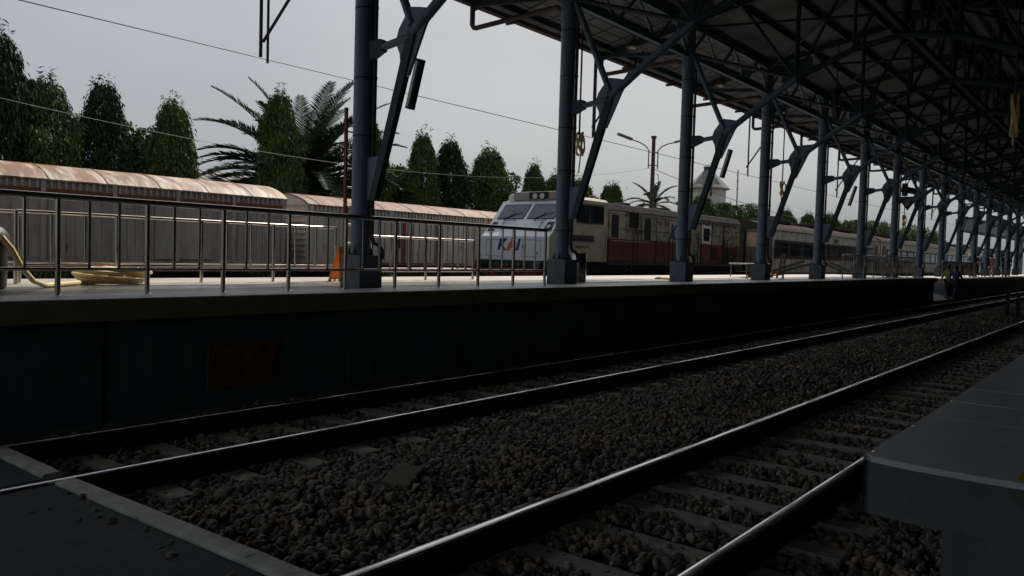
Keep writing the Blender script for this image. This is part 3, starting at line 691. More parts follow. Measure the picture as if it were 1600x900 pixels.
# black drum bin with domed lid and hose
o = root('wheeled_bin', (2.90, 9.1, PZ), 'black plastic bin with rounded lid at the left edge of the platform', 'bin')
MB().lathe((2.90, 9.1, PZ), [(.17, .0), (.2, .02), (.215, .44)], 24).build('body', 'rubber', o, smooth=True)
MB().lathe((2.90, 9.1, PZ), [(.215, .44), (.235, .445), (.235, .475), (.22, .55), (.17, .615), (.09, .65), (.01, .66)], 24).build('lid', 'black', o, smooth=True)
o = MB()
pts = [(2.98, 8.86, 1.50), (3.06, 8.82, 1.38), (3.16, 8.86, 1.20), (3.30, 8.95, 1.06), (3.48, 9.1, 1.0), (3.72, 9.3, PZ+.025), (3.95, 9.5, PZ+.025), (4.1, 9.6, PZ+.03)]
cx, cy = 4.46, 9.72; hp = []
for i in range(14):
    for k in range(16):
        a = 2*math.pi*k/16+1.2; q = i+k/16; rr_ = .27+.09*math.sin(i*2.3)+.03*math.sin(q*3)
        hp.append((cx+rr_*math.cos(a)*1.15+.05*math.sin(i*1.7), cy+rr_*.75*math.sin(a), PZ+.03+.010*q+.035*math.sin(a+i*1.9)*min(1, i/4)))
o.tube(pts, .028, 8)
ob = root('water_hose', (4.1, 9.6, PZ), 'flat yellow hose coiled on the platform and draped up to the black bin', 'hose')
o.build('hose_lead', 'hose', ob, smooth=True)
MB().tube(hp, .024, 6).build('hose_coil', 'hose', ob, smooth=True)
# red brown ladder/pole behind column 1
def ladder(x, y, zt, wdt, label, m='rust'):
    r = root('ladder', (x, y, PZ), label, 'ladder')
    for dx in (0, wdt): MB().bar((x+dx, y-.02, PZ), (x+dx+.02, y+.03, zt), .04, .05, (0, 1, 0)).build('side_rail', m, r)
    z = PZ+.3
    while z < zt-.1:
        t = (z-PZ)/(zt-PZ); MB().cyl((x+.02*t, y-.02+.05*t, z), (x+wdt+.02*t, y-.02+.05*t, z), .016, 8).build('rung', 'stainless', r); z += .3
    return r
ladder(8.35, 10.2, 3.75, .42, 'tall rusty red ladder leaning behind the thick column')
ladder(30.6, 9.9, 3.6, .5, 'tall red ladder leaning behind the fifth column before the coach', 'rust_red')
# table, step ladder, cable heap
t = root('folding_table', (23.1, 9.6, PZ), 'white topped table above an orange heap before the coach end', 'table')
MB().box(23.05, 25.0, 9.45, 10.05, 1.36, 1.40).build('tabletop', 'white_paint', t, bevel=.006)
for x in (23.1, 24.95):
    for y in (9.5, 10.0): MB().cyl((x, y, PZ), (x, y, 1.36), .016, 8).build('leg', 'stainless', t)
for z in (1.12, 1.24): MB().cyl((23.1, 9.5, z), (23.7, 9.5, z), .012, 6).build('cross_bar', 'stainless', t)
MB().cyl((23.7, 9.5, PZ), (23.7, 9.5, 1.36), .014, 8).build('leg', 'stainless', t)
hp = []
for i in range(260):
    a = i*.37; hp.append((24.0+.75*math.cos(a*.71)*(.5+.5*math.sin(i*.07)), 9.35+.2*math.sin(a), PZ+.03+.10*abs(math.sin(i*.21))*(1-.5*abs(math.sin(i*.05)))))
o = MB().tube(hp, .03, 6).build('cable_heap', 'cable_orange', smooth=True); tag(o, 'tangled orange cable heap on the platform under the white table', 'cable')
sl = root('step_ladder', (24.0, 9.0, PZ), 'small wooden step ladder leaning beside the white table', 'ladder')
for dx in (0, .5): MB().bar((23.7+dx, 8.8, PZ), (24.25+dx*.4, 8.85, PZ+.75), .035, .05, (0,1,0)).build('side_rail', 'wood', sl)
for k in range(5):
    z = PZ+.1+.13*k; MB().bar((23.72+.08*k, 8.8, z), (24.2+.05*k, 8.8, z), .05, .03).build('step', 'wood', sl)
o = MB().tube([(17.3+.5*math.sin(i*.5), 8.9+.25*math.cos(i*.7), PZ+.02+.01*(i % 3)) for i in range(40)], .018, 6).build('loose_cable', 'cable_orange', smooth=True)
tag(o, 'loose thin cable lying at the foot of the third column', 'cable')
o = MB().tube([(16.9, 8.6, 5.7), (16.95, 8.6, 3.0), (16.92, 8.65, 1.6), (17.0, 8.7, 1.15), (17.3, 8.8, PZ+.02), (17.8, 8.9, PZ+.02)], .014, 6).build('hanging_cable', 'gutter', smooth=True)
tag(o, 'thin dark cable hanging down beside the third column to the platform', 'cable')
# number sign 6
s6 = root('number_sign', (34.9, 7.75, 4.25), 'black inverted triangular sign with number 6 under loudspeaker boxes', 'sign')
MB().prism([(8.15, 4.22), (7.35, 4.22), (7.76, 3.66)], 'x', 34.80, 34.84).build('panel', 'black', s6)
text('number', '6', .36, (34.78, 7.88, 3.88), (0, -1, 0), (0, 0, 1), 'white_paint', s6)
sp = root('loudspeaker', (34.9, 7.6, 4.24), 'dark loudspeaker box tilted above the triangular number sign', 'loudspeaker')
MB().bar((34.7, 7.95, 4.52), (35.2, 7.2, 4.36), .26, .22).build('cabinet', 'black', sp, bevel=.01)
MB().box(34.75, 34.95, 7.8, 7.98, 4.25, 4.75).build('bracket', 'steel_dark', sp)
MB().bar((34.62, 7.62, 4.38), (34.70, 7.36, 4.32), .05, .02).build('grille', 'lamp_metal', sp)
# hanging track sign
hs_ = root('track_sign', (60, 7.7, 6.1), 'dark hanging sign with white pictogram panel under the far roof', 'sign')
MB().box(59.95, 60.05, 6.95, 9.3, 6.15, 6.75).build('panel', 'black', hs_)
text('lettering', 'JALUR', .42, (59.93, 9.0, 6.36), (0, -1, 0), (0, 0, 1), 'lamp_metal', hs_)
MB().box(59.935, 59.95, 7.3, 9.2, 6.19, 6.23).build('white_line', 'lamp_metal', hs_)
pn = MB().box(59.85, 59.93, 6.5, 6.93, 6.05, 6.72).build('pictogram_panel', 'white_paint', hs_)
MB().box(59.83, 59.85, 6.58, 6.85, 6.5, 6.64).box(59.83, 59.85, 6.6, 6.83, 6.3, 6.44).build('pictogram', 'black', pn)
for y in (7.2, 9.0): MB().cyl((60, y, 6.75), (60, y, roofz(y)), .02, 6).build('hanger_rod', 'steel_dark', hs_)
# marker posts by the track
for k, (x, y, lb) in enumerate(((32.0, 3.82, 'left one of two short black marker posts between the tracks'), (31.2, 3.42, 'right one of two short black marker posts between the tracks'))):
    p = root('marker_post', (x, y, GZ), lb, 'post', 'short posts between the tracks')
    MB().box(x-.05, x+.05, y-.05, y+.05, GZ, .62).build('post', 'black', p, bevel=.008)
    MB().box(x-.065, x+.065, y-.065, y+.065, .62, .67).build('cap', 'rubber', p, bevel=.01)

# ------------------------------------------------------------------ covered wagons (far yard track)
YW = 18.6
def arc_roof(x0, x1, y0, y1, ze, zt, over=.06, n=14, th=.03):
    pts = [(y0-over+(y1-y0+2*over)*i/n, ze+(zt-ze)*math.sin(math.pi*i/n)**.75) for i in range(n+1)]
    m = MB(); m.prism(pts+[(p[0], p[1]-th) for p in pts[::-1]], 'x', x0-.05, x1+.05); return m
def wagon(x0, x1, body, ze, zt, label, detail):
    y0, y1 = YW, YW+2.5
    r = root('covered_wagon', (x0, YW, 0), label, 'wagon', 'covered freight wagons on the yard track')
    m = MB(); m.box(x0, x1, y0, y1, 1.02, ze); b_ = m.build('body', body, r)
    m = MB()                                             # corrugated panel ribs and side posts, one mesh per wagon side
    x = x0+.15
    while x < x1-.1: m.box(x, x+.035, y0-.022, y0, 1.1, ze-.28); x += .19
    m.build('wall_corrugation', body, r)
    for k in range(int((x1-x0)/1.45)+1):
        x = x0+.03+k*(x1-x0-.14)/int((x1-x0)/1.45); MB().box(x, x+.09, y0-.06, y0-.0225, 1.05, ze-.02).build('side_post', body, r)
    MB().box(x0, x1, y0-.05, y0-.001, ze-.27, ze-.20).build('cant_rail', 'rust', r)
    m = MB(); x = x0+.1
    while x < x1: m.box(x, x+.05, y0-.045, y0-.001, ze-.2, ze-.005); x += .145
    m.build('eave_slats', body, r)
    arc_roof(x0, x1, y0, y1, ze, zt).build('roof', 'wagon_roof' if detail != 'B' else 'wagon_roof_brown', r, smooth=True)
    m = MB(); x = x0+.3
    while x < x1:
        pts = [(y0-.07+(2.64)*i/14, ze+.006+(zt-ze)*math.sin(math.pi*i/14)**.75) for i in range(15)]
        m.prism(pts+[(p[0], p[1]+.006) for p in pts[::-1]], 'x', x, x+.03); x += 1.24
    m.build('roof_rib', 'wagon_roof' if detail != 'B' else 'wagon_roof_brown', r)
    # end walls
    for xe, s_ in ((x0, -1), (x1, 1)):
        m = MB(); pts = [(y0+.02+(2.46)*i/12, ze-.03+(zt-ze)*math.sin(math.pi*i/12)**.75) for i in range(13)]
        m.prism([(y0+.02, 1.05)]+[(y0+.02, ze-.03)]+pts+[(y1-.02, 1.05)], 'x', xe+s_*.001, xe+s_*.025); m.build('end_wall', body, r)
        m = MB(); z = 1.25
        while z < ze: m.box(xe+min(0, s_*.07), xe+max(0, s_*.07), y0+.1, y1-.1, z, z+.03); z += .16
        m.build('end_rib', body, r)
    m = MB(); m.box(x0+.02, x1-.02, y0+.03, y1-.03, .80, 1.018); m.build('underframe', 'rust_red', r)
    for xb in (x0+1.9, x1-1.9):
        bg_ = MB().box(xb-1.1, xb+1.1, y0+.2, y0+.3, .30, .62).box(xb-.5, xb+.5, y0+.2, y1-.2, .55, .8).build('bogie', 'under', r)
        for xw in (xb-.8, xb+.8): MB().cyl((xw, y0+.3, .42), (xw, y1-.3, .42), .40, 20).build('wheel', 'under', bg_)
    for xe, s_ in ((x0, -1), (x1, 1)): MB().box(min(xe, xe+s_*.32), max(xe, xe+s_*.32), y0+1.12, y0+1.38, .82, 1.0).build('coupler', 'under', r)
    if detail == 'A':
        text('wagon_number', 'GT 387303', .22, (8.02, y0-.026, 2.42), (1,0,0), (0,0,1), 'black', r, bold=.004)
        for xd in (5.2, 9.5):
            d = MB().box(xd, xd+1.5, y0-.045, y0-.023, 1.12, ze-.3).build('door', body, r)
    else:
        for xd in (15.6, 17.35, 19.2, 21.0):
            d = MB().box(xd, xd+1.55, y0-.075, y0-.0235, 1.10, ze-.3).build('door', body, r)
            m = MB(); xq = xd+.1
            while xq < xd+1.5: m.box(xq, xq+.02, y0-.083, y0-.075, 1.14, ze-.34); xq += .26
            m.build('door_board', 'under', d)
        for xd in (14.4+2.75, 14.4+3.1, 19.06):
            MB().box(xd, xd+.13, y0-.105, y0-.0845, 1.05, ze-.26).build('red_door_post', 'rust_red', r)
        for xd in (17.3, 20.8): MB().box(xd+.02, xd+.07, y0-.13, y0-.106, 1.55, 1.85).build('door_latch', 'black', r)
    return r
wagon(-.6, 13.15, 'wagon_grey', 2.80, 3.20, 'long grey freight wagon with rusty white curved roof behind the left railing', 'A')
wagon(13.95, 27.6, 'wagon_pale', 2.72, 3.06, 'pale freight wagon with red door posts and brown rusty roof, ending behind the locomotive', 'B')
wagon(-15.2, -1.4, 'wagon_grey', 2.80, 3.20, 'grey freight wagon outside the left edge of the picture', 'A2')
for o in list(bpy.data.objects):                          # that last one is outside the frame: drop it again
    if o.get('label') == 'grey freight wagon outside the left edge of the picture':
        for ch in list(o.children_recursive): bpy.data.objects.remove(ch)
        bpy.data.objects.remove(o); break

# ------------------------------------------------------------------ locomotive
LX, LY, LW = 19.15, 14.0, 2.64
lo = root('diesel_locomotive', (LX, LY, 0), 'cream and red diesel locomotive with white slanted cab front', 'locomotive')
def P(x, y, z): return (LX+x, LY+y, z)
# cab: side profile (x,z)
prof = [(0, 1.30), (0, 2.02), (.14, 2.14), (1.02, 3.13), (1.14, 3.28), (1.45, 3.38), (3.22, 3.38), (3.22, 1.30)]
m = MB(); rings = []
def ring(inset, y):
    return None
def cabring(y, ins):
    out = []
    for (x, z) in prof:
        out.append((LX+(x if x > 1.2 and z < 3.3 else x), LY+y, z-(ins if z > 3.2 else 0)))
    return out
m.loft([cabring(0, .14), cabring(.10, .06), cabring(.5, 0), cabring(LW-.5, 0), cabring(LW-.10, .06), cabring(LW, .14)])
cab = m.build('cab', 'loco_cream', lo)
# white front skin (own part, 4 mm proud)
fr = [(-.006, 1.30), (-.006, 2.023), (.136, 2.145), (1.012, 3.133), (1.05, 3.18)]
bk = [(x+.004, z) for x, z in fr[::-1]]
m = MB(); m.prism(fr+[(x+.03, z-.003) for x, z in fr[::-1]], 'y', 0-.003, LW+.003); m.v = [(a+LX, b_+LY, c) for a, b_, c in m.v]
front = m.build('cab_front', 'loco_white', lo)
def on_slope(t, y, d=0):        # t 0..1 along slanted face from crease to roof
    a = Vector((.136, 2.145)); b_ = Vector((1.012, 3.133)); p = a+(b_-a)*t; n = Vector((-(b_-a).y, (b_-a).x)).normalized()
    return (LX+p.x+n.x*d, LY+y, p.y+n.y*d)
def slope_panel(t0, t1, y0, y1, d0, d1, name, m_, par, sk=0):
    q = [on_slope(t0, y0-sk, d) for d in (d0,)]+[]
    c4 = [(t0, y0), (t0, y1), (t1, y1-sk), (t1, y0+sk)]
    vs = [on_slope(t, y, d0) for t, y in c4]+[on_slope(t, y, d1) for t, y in c4]
    return MB().add(vs, [(0,1,2,3),(7,6,5,4),(0,4,5,1),(1,5,6,2),(2,6,7,3),(3,7,4,0)]).build(name, m_, par)
for ya, yb in ((.22, 1.24), (1.42, 2.44)):
    wf = slope_panel(.43, .93, ya-.03, yb+.03, .002, .010, 'windshield_frame', 'black', front)
    slope_panel(.455, .905, ya, yb, .0105, .016, 'windshield', 'wind_glass', front)
    yw = ya+.72
    MB().tube([on_slope(.40, yw, .03), on_slope(.62, yw-.35, .035)], .012, 6).tube([on_slope(.44, yw+.02, .03), on_slope(.64, yw-.62, .035)], .008, 6).build('wiper', 'black', front)
    MB().tube([on_slope(.40, ya+.25, .006), on_slope(.37, ya+.28, .05), on_slope(.35, ya+.35, .06), on_slope(.35, ya+.62, .06), on_slope(.37, ya+.70, .05), on_slope(.40, ya+.73, .006)], .013, 6).build('grab_rail', 'lamp_metal', front)
for ya in (.55, 2.05): MB().tube([on_slope(.06, ya, .006), on_slope(.12, ya, .05), on_slope(.30, ya, .05), on_slope(.34, ya, .006)], .012, 6).build('grab_rail', 'black', front)
for ya, yb in ((.06, .40), (LW-.36, LW-.06)):
    lamp = slope_panel(.04, .34, ya, yb, .002, .010, 'headlight', 'black', front, sk=.05)
    c = on_slope(.18, (ya+yb)/2, .012); c2 = on_slope(.18, (ya+yb)/2, .03)
    MB().cyl(c, c2, .07, 14).build('lens', 'lamp_lens', lamp)
# front doors lines, logo
for (ya, yb) in ((.30, 1.0), (1.75, 2.45)):
    m = MB()
    for q in ((ya, yb, 1.40, 1.41), (ya, yb, 1.91, 1.92), (ya, ya+.01, 1.41, 1.91), (yb-.01, yb, 1.41, 1.91)): m.box(LX-.012, LX-.0065, LY+q[0], LY+q[1], q[2], q[3])
    m.build('panel_seam', 'black', front)
MB().box(LX-.02, LX-.0065, LY+.40, LY+.425, 1.48, 1.58).build('latch', 'black', front)
text('logo_letter', 'K', .46, (LX-.013, LY+1.98, 1.62), (0,-1,0), (0,0,1), 'navy', front, shear=.25, bold=.022)
text('logo_letter', 'A', .46, (LX-.013, LY+1.58, 1.62), (0,-1,0), (0,0,1), 'orange_logo', front, shear=.25, bold=.045)
text('logo_letter', 'I', .46, (LX-.013, LY+1.24, 1.62), (0,-1,0), (0,0,1), 'navy', front, shear=.25, bold=.022)
MB().bar((LX-.02, LY+1.62, 1.66), (LX-.02, LY+1.18, 1.84), .004, .022, (1,0,0)).bar((LX-.02, LY+1.60, 1.61), (LX-.02, LY+1.22, 1.77), .004, .014, (1,0,0)).build('logo_swoosh', 'white_paint', front)
text('logo_script', 'kai', .14, (LX-.013, LY+1.02, 1.66), (0,-1,0), (0,0,1), 'black', front, shear=.35)
# roof light cluster
m = MB(); m.box(LX+1.0, LX+1.7, LY+.42, LY+2.2, 3.20, 3.47); hd_ = m.build('headlight_box', 'wagon_grey', lo, bevel=.05)
MB().box(LX+.985, LX+.998, LY+.80, LY+1.55, 3.24, 3.46).build('lamp_recess', 'black', hd_)
for y in (1.02, 1.30): 
    l_ = MB().cyl(P(.97, y, 3.32), P(1.02, y, 3.32), .115, 16).build('headlight', 'black', hd_); MB().cyl(P(.955, y, 3.32), P(.97, y, 3.32), .09, 16).build('lens', 'lamp_lens', l_)
for y in (.36, 2.28): MB().cyl(P(1.02, y, 3.28), P(1.14, y, 3.28), .14, 16).build('marker_lamp', 'loco_white', lo)
# side window, plates
sw = MB().box(LX+1.40, LX+2.98, LY-.012, LY-.001, 2.50, 3.10).build('side_window', 'steel_dark', lo)
for a, b_ in ((1.44, 2.12), (2.2, 2.94)): MB().box(LX+a, LX+b_, LY-.017, LY-.0125, 2.54, 3.06).build('pane', 'dark_glass', sw)
MB().box(LX+1.35, LX+3.05, LY-.03, LY-.001, 3.13, 3.16).build('drip_rail', 'loco_cream', lo)
npl = MB().box(LX+1.22, LX+2.42, LY-.02, LY-.001, 1.93, 2.12).build('number_plate', 'black', lo)
text('plate_lettering', 'CC 203 95 07', .19, (LX+1.27, LY-.021, 1.955), (1,0,0), (0,0,1), 'lamp_metal', npl, bold=.002)
text('depot_lettering', 'SDM DEPO YK', .12, (LX+1.38, LY-.002, 1.72), (1,0,0), (0,0,1), 'black', lo, bold=.002)
MB().tube([P(3.05,-.04,1.4), P(3.05,-.06,1.5), P(3.05,-.06,2.3), P(3.05,-.04,2.4)], .014, 6).build('grab_rail', 'lamp_metal', lo)
# buffer beam, pilot
bb = MB().box(LX-.12, LX+.25, LY+.06, LY+LW-.06, 1.0, 1.285).build('buffer_beam', 'black', lo)
for y in (.42, .80, 1.02, 1.24, 1.46, 1.68, 1.90, 2.12): MB().cyl(P(-.15, y, 1.16), P(-.12, y, 1.16), .07, 12).build('hose_socket', 'lamp_metal', bb)
for y in (.25, LW-.25): MB().cyl(P(-.28, y, 1.14), P(-.12, y, 1.14), .12, 14).build('buffer', 'lamp_metal', bb)
MB().prism([(LX-.1, .35), (LX+.2, .30), (LX+.2, .995), (LX-.15, .995)], 'y', LY+.3, LY+LW-.3).build('snow_plough', 'rust_red', lo)
MB().box(LX-.125, LX-.121, LY+.4, LY+LW-.4, .85, 1.06).build('red_beam_band', 'rust_red', lo)
cpl = MB().box(LX-.45, LX-.15, LY+1.2, LY+1.44, .78, .98).box(LX-.62, LX-.45, LY+1.12, LY+1.30, .76, 1.0).box(LX-.60, LX-.45, LY+1.40, LY+1.50, .78, .98).build('coupler', 'under', lo)
for yh in (.75, 1.75, 2.0): MB().tube([P(-.14, yh, 1.1), P(-.3, yh, .98), P(-.34, yh+.08, .75), P(-.26, yh+.16, .62)], .025, 6).build('air_hose', 'rubber', lo)
MB().box(LX-.35, LX-.28, LY+LW-.36, LY+LW-.05, 1.02, 1.27).build('step_box', 'black', lo)
# hood
HY0, HY1 = .07, LW-.07
hood = MB(); x0, x1 = LX+3.23, LX+14.15
hp_ = [(LY+HY0, 1.30), (LY+HY0, 3.02), (LY+HY0+.18, 3.22), (LY+HY0+.7, 3.30), (LY+HY1-.7, 3.30), (LY+HY1-.18, 3.22), (LY+HY1, 3.02), (LY+HY1, 1.30)]
hood.prism(hp_, 'x', x0, x1); hb = hood.build('hood', 'loco_cream_worn', lo)
MB().prism([(LY+HY0-.03, 3.035), (LY+HY0+.16, 3.25), (LY+HY0+.7, 3.335), (LY+HY1-.7, 3.335), (LY+HY1-.16, 3.25), (LY+HY1+.03, 3.035), (LY+HY1, 3.028), (LY+HY1-.18, 3.228), (LY+HY1-.7, 3.308), (LY+HY0+.7, 3.308), (LY+HY0+.18, 3.228), (LY+HY0, 3.028)], 'x', x0+.01, x1+.04).build('hood_roof', 'loco_roof', lo)
hy = LY+HY0
MB().box(x0+.02, x1-.01, hy-.008, hy-.001, 1.32, 2.08).build('red_band', 'loco_red', lo)
def door(a, b_, z0, z1, mt, louvre=None, parent=hb):
    d = MB().box(LX+a, LX+b_, hy-.028, hy-.009, z0, z1).build('hood_door', mt, parent)
    if louvre:
        la, lb, lz0, lz1 = louvre; m = MB(); m.box(LX+la, LX+lb, hy-.031, hy-.0285, lz0, lz1)
        d2 = m.build('louvre', 'under', parent)
        m = MB(); z = lz0+.02
        while z < lz1-.02: m.box(LX+la+.01, LX+lb-.01, hy-.042, hy-.0315, z, z+.018); z += .06
        m.build('louvre_slat', 'steel_dark', parent)
    return d
door(3.42, 4.40, 2.09, 3.0, 'loco_cream', (3.55, 4.0, 2.12, 2.88))
door(3.42, 4.40, 1.34, 2.075, 'loco_red')
MB().box(LX+4.72, LX+5.35, hy-.02, hy-.002, 2.50, 3.0).build('hood_window', 'dark_glass', hb)
door(5.55, 6.6, 2.09, 2.98, 'loco_cream_worn', (5.75, 6.2, 2.1, 2.86))
door(6.66, 7.5, 2.09, 2.98, 'loco_cream_worn'); door(6.66, 7.5, 1.34, 2.075, 'loco_red')
door(7.58, 8.5, 2.09, 2.98, 'loco_cream'); 
text('side_logo_letter', 'K', .75, (LX+7.62, hy-.034, 2.2), (1,0,0), (0,0,1), 'navy', hb, shear=.25, bold=.03)
text('side_logo_letter', 'A', .75, (LX+8.2, hy-.034, 2.2), (1,0,0), (0,0,1), 'orange_logo', hb, shear=.25, bold=.03)
text('side_logo_letter', 'I', .75, (LX+8.85, hy-.034, 2.2), (1,0,0), (0,0,1), 'navy', hb, shear=.25, bold=.03)
door(9.3, 10.2, 1.34, 2.98, 'loco_cream_worn')
wn = MB().box(LX+10.35, LX+11.2, hy-.03, hy-.009, 2.1, 2.85).build('hood_window', 'loco_white', hb); MB().box(LX+10.5, LX+11.05, hy-.036, hy-.031, 2.22, 2.72).build('pane', 'dark_glass', wn)
MB().box(LX+11.3, LX+11.33, hy-.03, hy-.009, 1.34, 2.98).build('door_seam', 'black', hb)
MB().box(LX+12.45, LX+12.48, hy-.03, hy-.009, 1.34, 2.98).build('door_seam', 'black', hb)
MB().box(LX+11.4, LX+11.85, hy-.02, hy-.009, 1.45, 2.0).build('vent_opening', 'under', hb)
MB().box(LX+12.5, LX+13.9, hy-.02, hy-.009, 1.42, 1.98).build('vent_opening', 'under', hb)
m = MB(); rs = random.Random(3)
for k in range(60):
    x = rs.uniform(9.4, 13.9); z = rs.choice((3.0, 2.93, 2.86, 2.5, 2.1))+rs.uniform(-.03, .03); m.box(LX+x, LX+x+rs.uniform(.03, .22), hy-.034, hy-.0285, z, z+rs.uniform(.008, .03))
m.build('peeled_patch', 'under', hb)
for z in (2.42, 2.9): MB().box(x0+.1, x1-.1, hy-.04, hy-.034, z, z+.018).build('rub_strip', 'steel_dark', hb)
# handrails and walkway
MB().box(x0-.05, x1+.1, LY-.06, LY+LW+.06, 1.22, 1.295).build('walkway', 'steel_dark', lo)
for xa in (4.9, 7.5, 9.9, 12.4):
    MB().tube([P(xa,-.03,1.3), P(xa,-.03,2.25), P(xa+.05,-.03,2.33), P(xa+.22,-.03,2.33), P(xa+.27,-.03,2.25), P(xa+.27,-.03,1.3)], .02, 8).build('handrail', 'black', lo)
MB().tube([P(3.4,-.05,2.02), P(6.0,-.05,2.02)], .012, 6).build('handrail', 'lamp_metal', lo)
for xa in (4.3, 13.4):
    st = MB()
    for dx in (0, .42): st.box(LX+xa+dx, LX+xa+dx+.03, LY-.08, LY-.06, .45, 1.25)
    for z in (.55, .8, 1.05): st.box(LX+xa, LX+xa+.45, LY-.12, LY-.05, z, z+.03)
    st.build('step', 'steel_dark', lo)
# underframe
MB().box(LX+.2, LX+14.0, LY+.1, LY+LW-.1, .95, 1.215).build('underframe', 'under', lo)
MB().box(LX+5.6, LX+8.6, LY+.15, LY+LW-.15, .35, .94).build('fuel_tank', 'under', lo, bevel=.08)
for xb in (3.0, 11.2):
    bg_ = MB().box(LX+xb-1.9, LX+xb+1.9, LY+.25, LY+.35, .45, .85).build('bogie', 'under', lo)
    for xw in (-1.5, 0, 1.5): MB().cyl(P(xb+xw, .36, .46), P(xb+xw, LW-.36, .46), .45, 20).build('wheel', 'under', bg_)
for xa in (3.9, 6.3, 9.2): MB().lathe(P(xa, LW/2, 3.33), [(.3, 0), (.3, .10), (.22, .14), (.05, .15)], 18).build('roof_fan', 'loco_roof', lo)
MB().tube([P(3.4,.9,3.36), P(3.4,.9,3.48), P(3.8,1.0,3.52), P(4.1,.95,3.46)], .03, 6).build('horn', 'black', lo)

# ------------------------------------------------------------------ passenger coaches
CY = 14.0
def coach(x0, label, n=0):
    x1 = x0+19.6
    r = root('passenger_coach', (x0, CY, 0), label, 'coach', 'passenger coaches coupled behind the locomotive')
    y0, y1 = CY, CY+2.64
    MB().box(x0, x1, y0, y1, .95, 2.95).build('body', 'coach', r)
    pts = [(y0-.03+(2.70)*i/12, 2.95+.48*math.sin(math.pi*i/12)**.6) for i in range(13)]
    MB().prism(pts, 'x', x0-.02, x1+.02).build('roof', 'coach_roof', r, smooth=True)
    MB().box(x0, x1, y0-.03, y0-.001, 2.98, 3.02).build('rain_strip', 'white_paint', r)
    bd_ = MB().box(x0+1.2, x1-1.2, y0-.012, y0-.001, 1.62, 2.52).build('window_band', 'black', r)
    for k in range(9):
        xa = x0+1.4+k*1.92
        wf = MB().box(xa, xa+1.6, y0-.02, y0-.0125, 1.72, 2.44).build('window', 'black', r)
        MB().box(xa+.05, xa+1.55, y0-.026, y0-.0205, 1.77, 2.16).build('pane', 'dark_glass', wf); MB().box(xa+.05, xa+1.55, y0-.026, y0-.0205, 2.2, 2.40).build('pane', 'dark_glass', wf)
    MB().box(x0+.12, x0+.95, y0-.015, y0-.001, 1.0, 2.7).build('door', 'coach_stripe', r)
    MB().box(x1-.95, x1-.12, y0-.015, y0-.001, 1.0, 2.7).build('door', 'coach_stripe', r)
    for (a, za, b_, zb) in ((1.1, 1.02, 5.5, 1.55), (2.0, .98, 7.5, 1.5), (8.5, 1.5, 12.0, 1.0), (9.5, 1.55, 13.4, 1.02)):
        MB().bar((x0+a, y0-.008, za), (x0+b_, y0-.008, zb), .010, .13, (0,0,1)).build('diagonal_stripe', 'coach_stripe', r)
    MB().box(x0+10.2, x0+10.9, y0-.02, y0-.001, 2.6, 2.82).build('destination_board', 'coach_stripe', r)
    for xa in (4.0, 9.5, 15.0):
        MB().box(x0+xa-1.3, x0+xa+1.3, y0+.7, y1-.7, 3.40, 3.60).build('roof_unit', 'coach_roof', r, bevel=.06)
    # end
    ew = MB().box(x0-.03, x0-.002, y0+.05, y1-.05, 1.0, 2.93).build('end_wall', 'coach_stripe' , r)
    MB().box(x0-.30, x0-.031, y0+.9, y1-.9, 1.05, 2.95).build('gangway', 'black', r)
    MB().box(x0-.045, x0-.031, y0+.12, y0+.85, 2.15, 2.80).build('end_panel', 'coach_beige', r)
    MB().box(x0-.045, x0-.031, y0+1.85, y0+2.5, 1.1, 2.80).build('end_panel', 'coach_beige', r)
    for ya in (.25, .6): MB().tube([(x0-.06, y0+ya, 1.2), (x0-.1, y0+ya, 1.25), (x0-.1, y0+ya, 2.0), (x0-.06, y0+ya, 2.05)], .015, 6).build('grab_rail', 'black', r)
    MB().box(x0+.1, x1-.1, y0+.1, y1-.1, .72, .948).build('underframe', 'under', r)
    for xb in (x0+2.6, x1-2.6):
        bg_ = MB().box(xb-1.4, xb+1.4, y0+.2, y0+.3, .38, .7).build('bogie', 'under', r)
        for xw in (-1, 1): MB().cyl((xb+xw, y0+.35, .4), (xb+xw, y1-.35, .4), .39, 18).build('wheel', 'under', bg_)
    return r
k0 = coach(36.0, 'first dirty white passenger coach, with open end next to the locomotive')
for k, lb in ((1, 'second white passenger coach, seen behind the far railing'), (2, 'third white passenger coach, far down the platform'), (3, 'fourth and most distant white passenger coach')):
    copytree(k0, (36.0+k*20.4, CY, 0), lb)

# yard rails for these trains
for y, nm in ((CY+.75, 'yard rail under the near side of the locomotive and coaches'), (CY+1.89, 'yard rail under the far side of the locomotive and coaches'), (YW+.68, 'yard rail under the near side of the freight wagons'), (YW+1.82, 'yard rail under the far side of the freight wagons')):
    o = MB().prism([(y-.06,-.02),(y+.06,-.02),(y+.03,.0),(y+.03,.015),(y-.03,.015),(y-.03,.0)], 'x', -15, 120).build('rail', 'rail_side'); tag(o, nm, 'rail', 'yard rails')

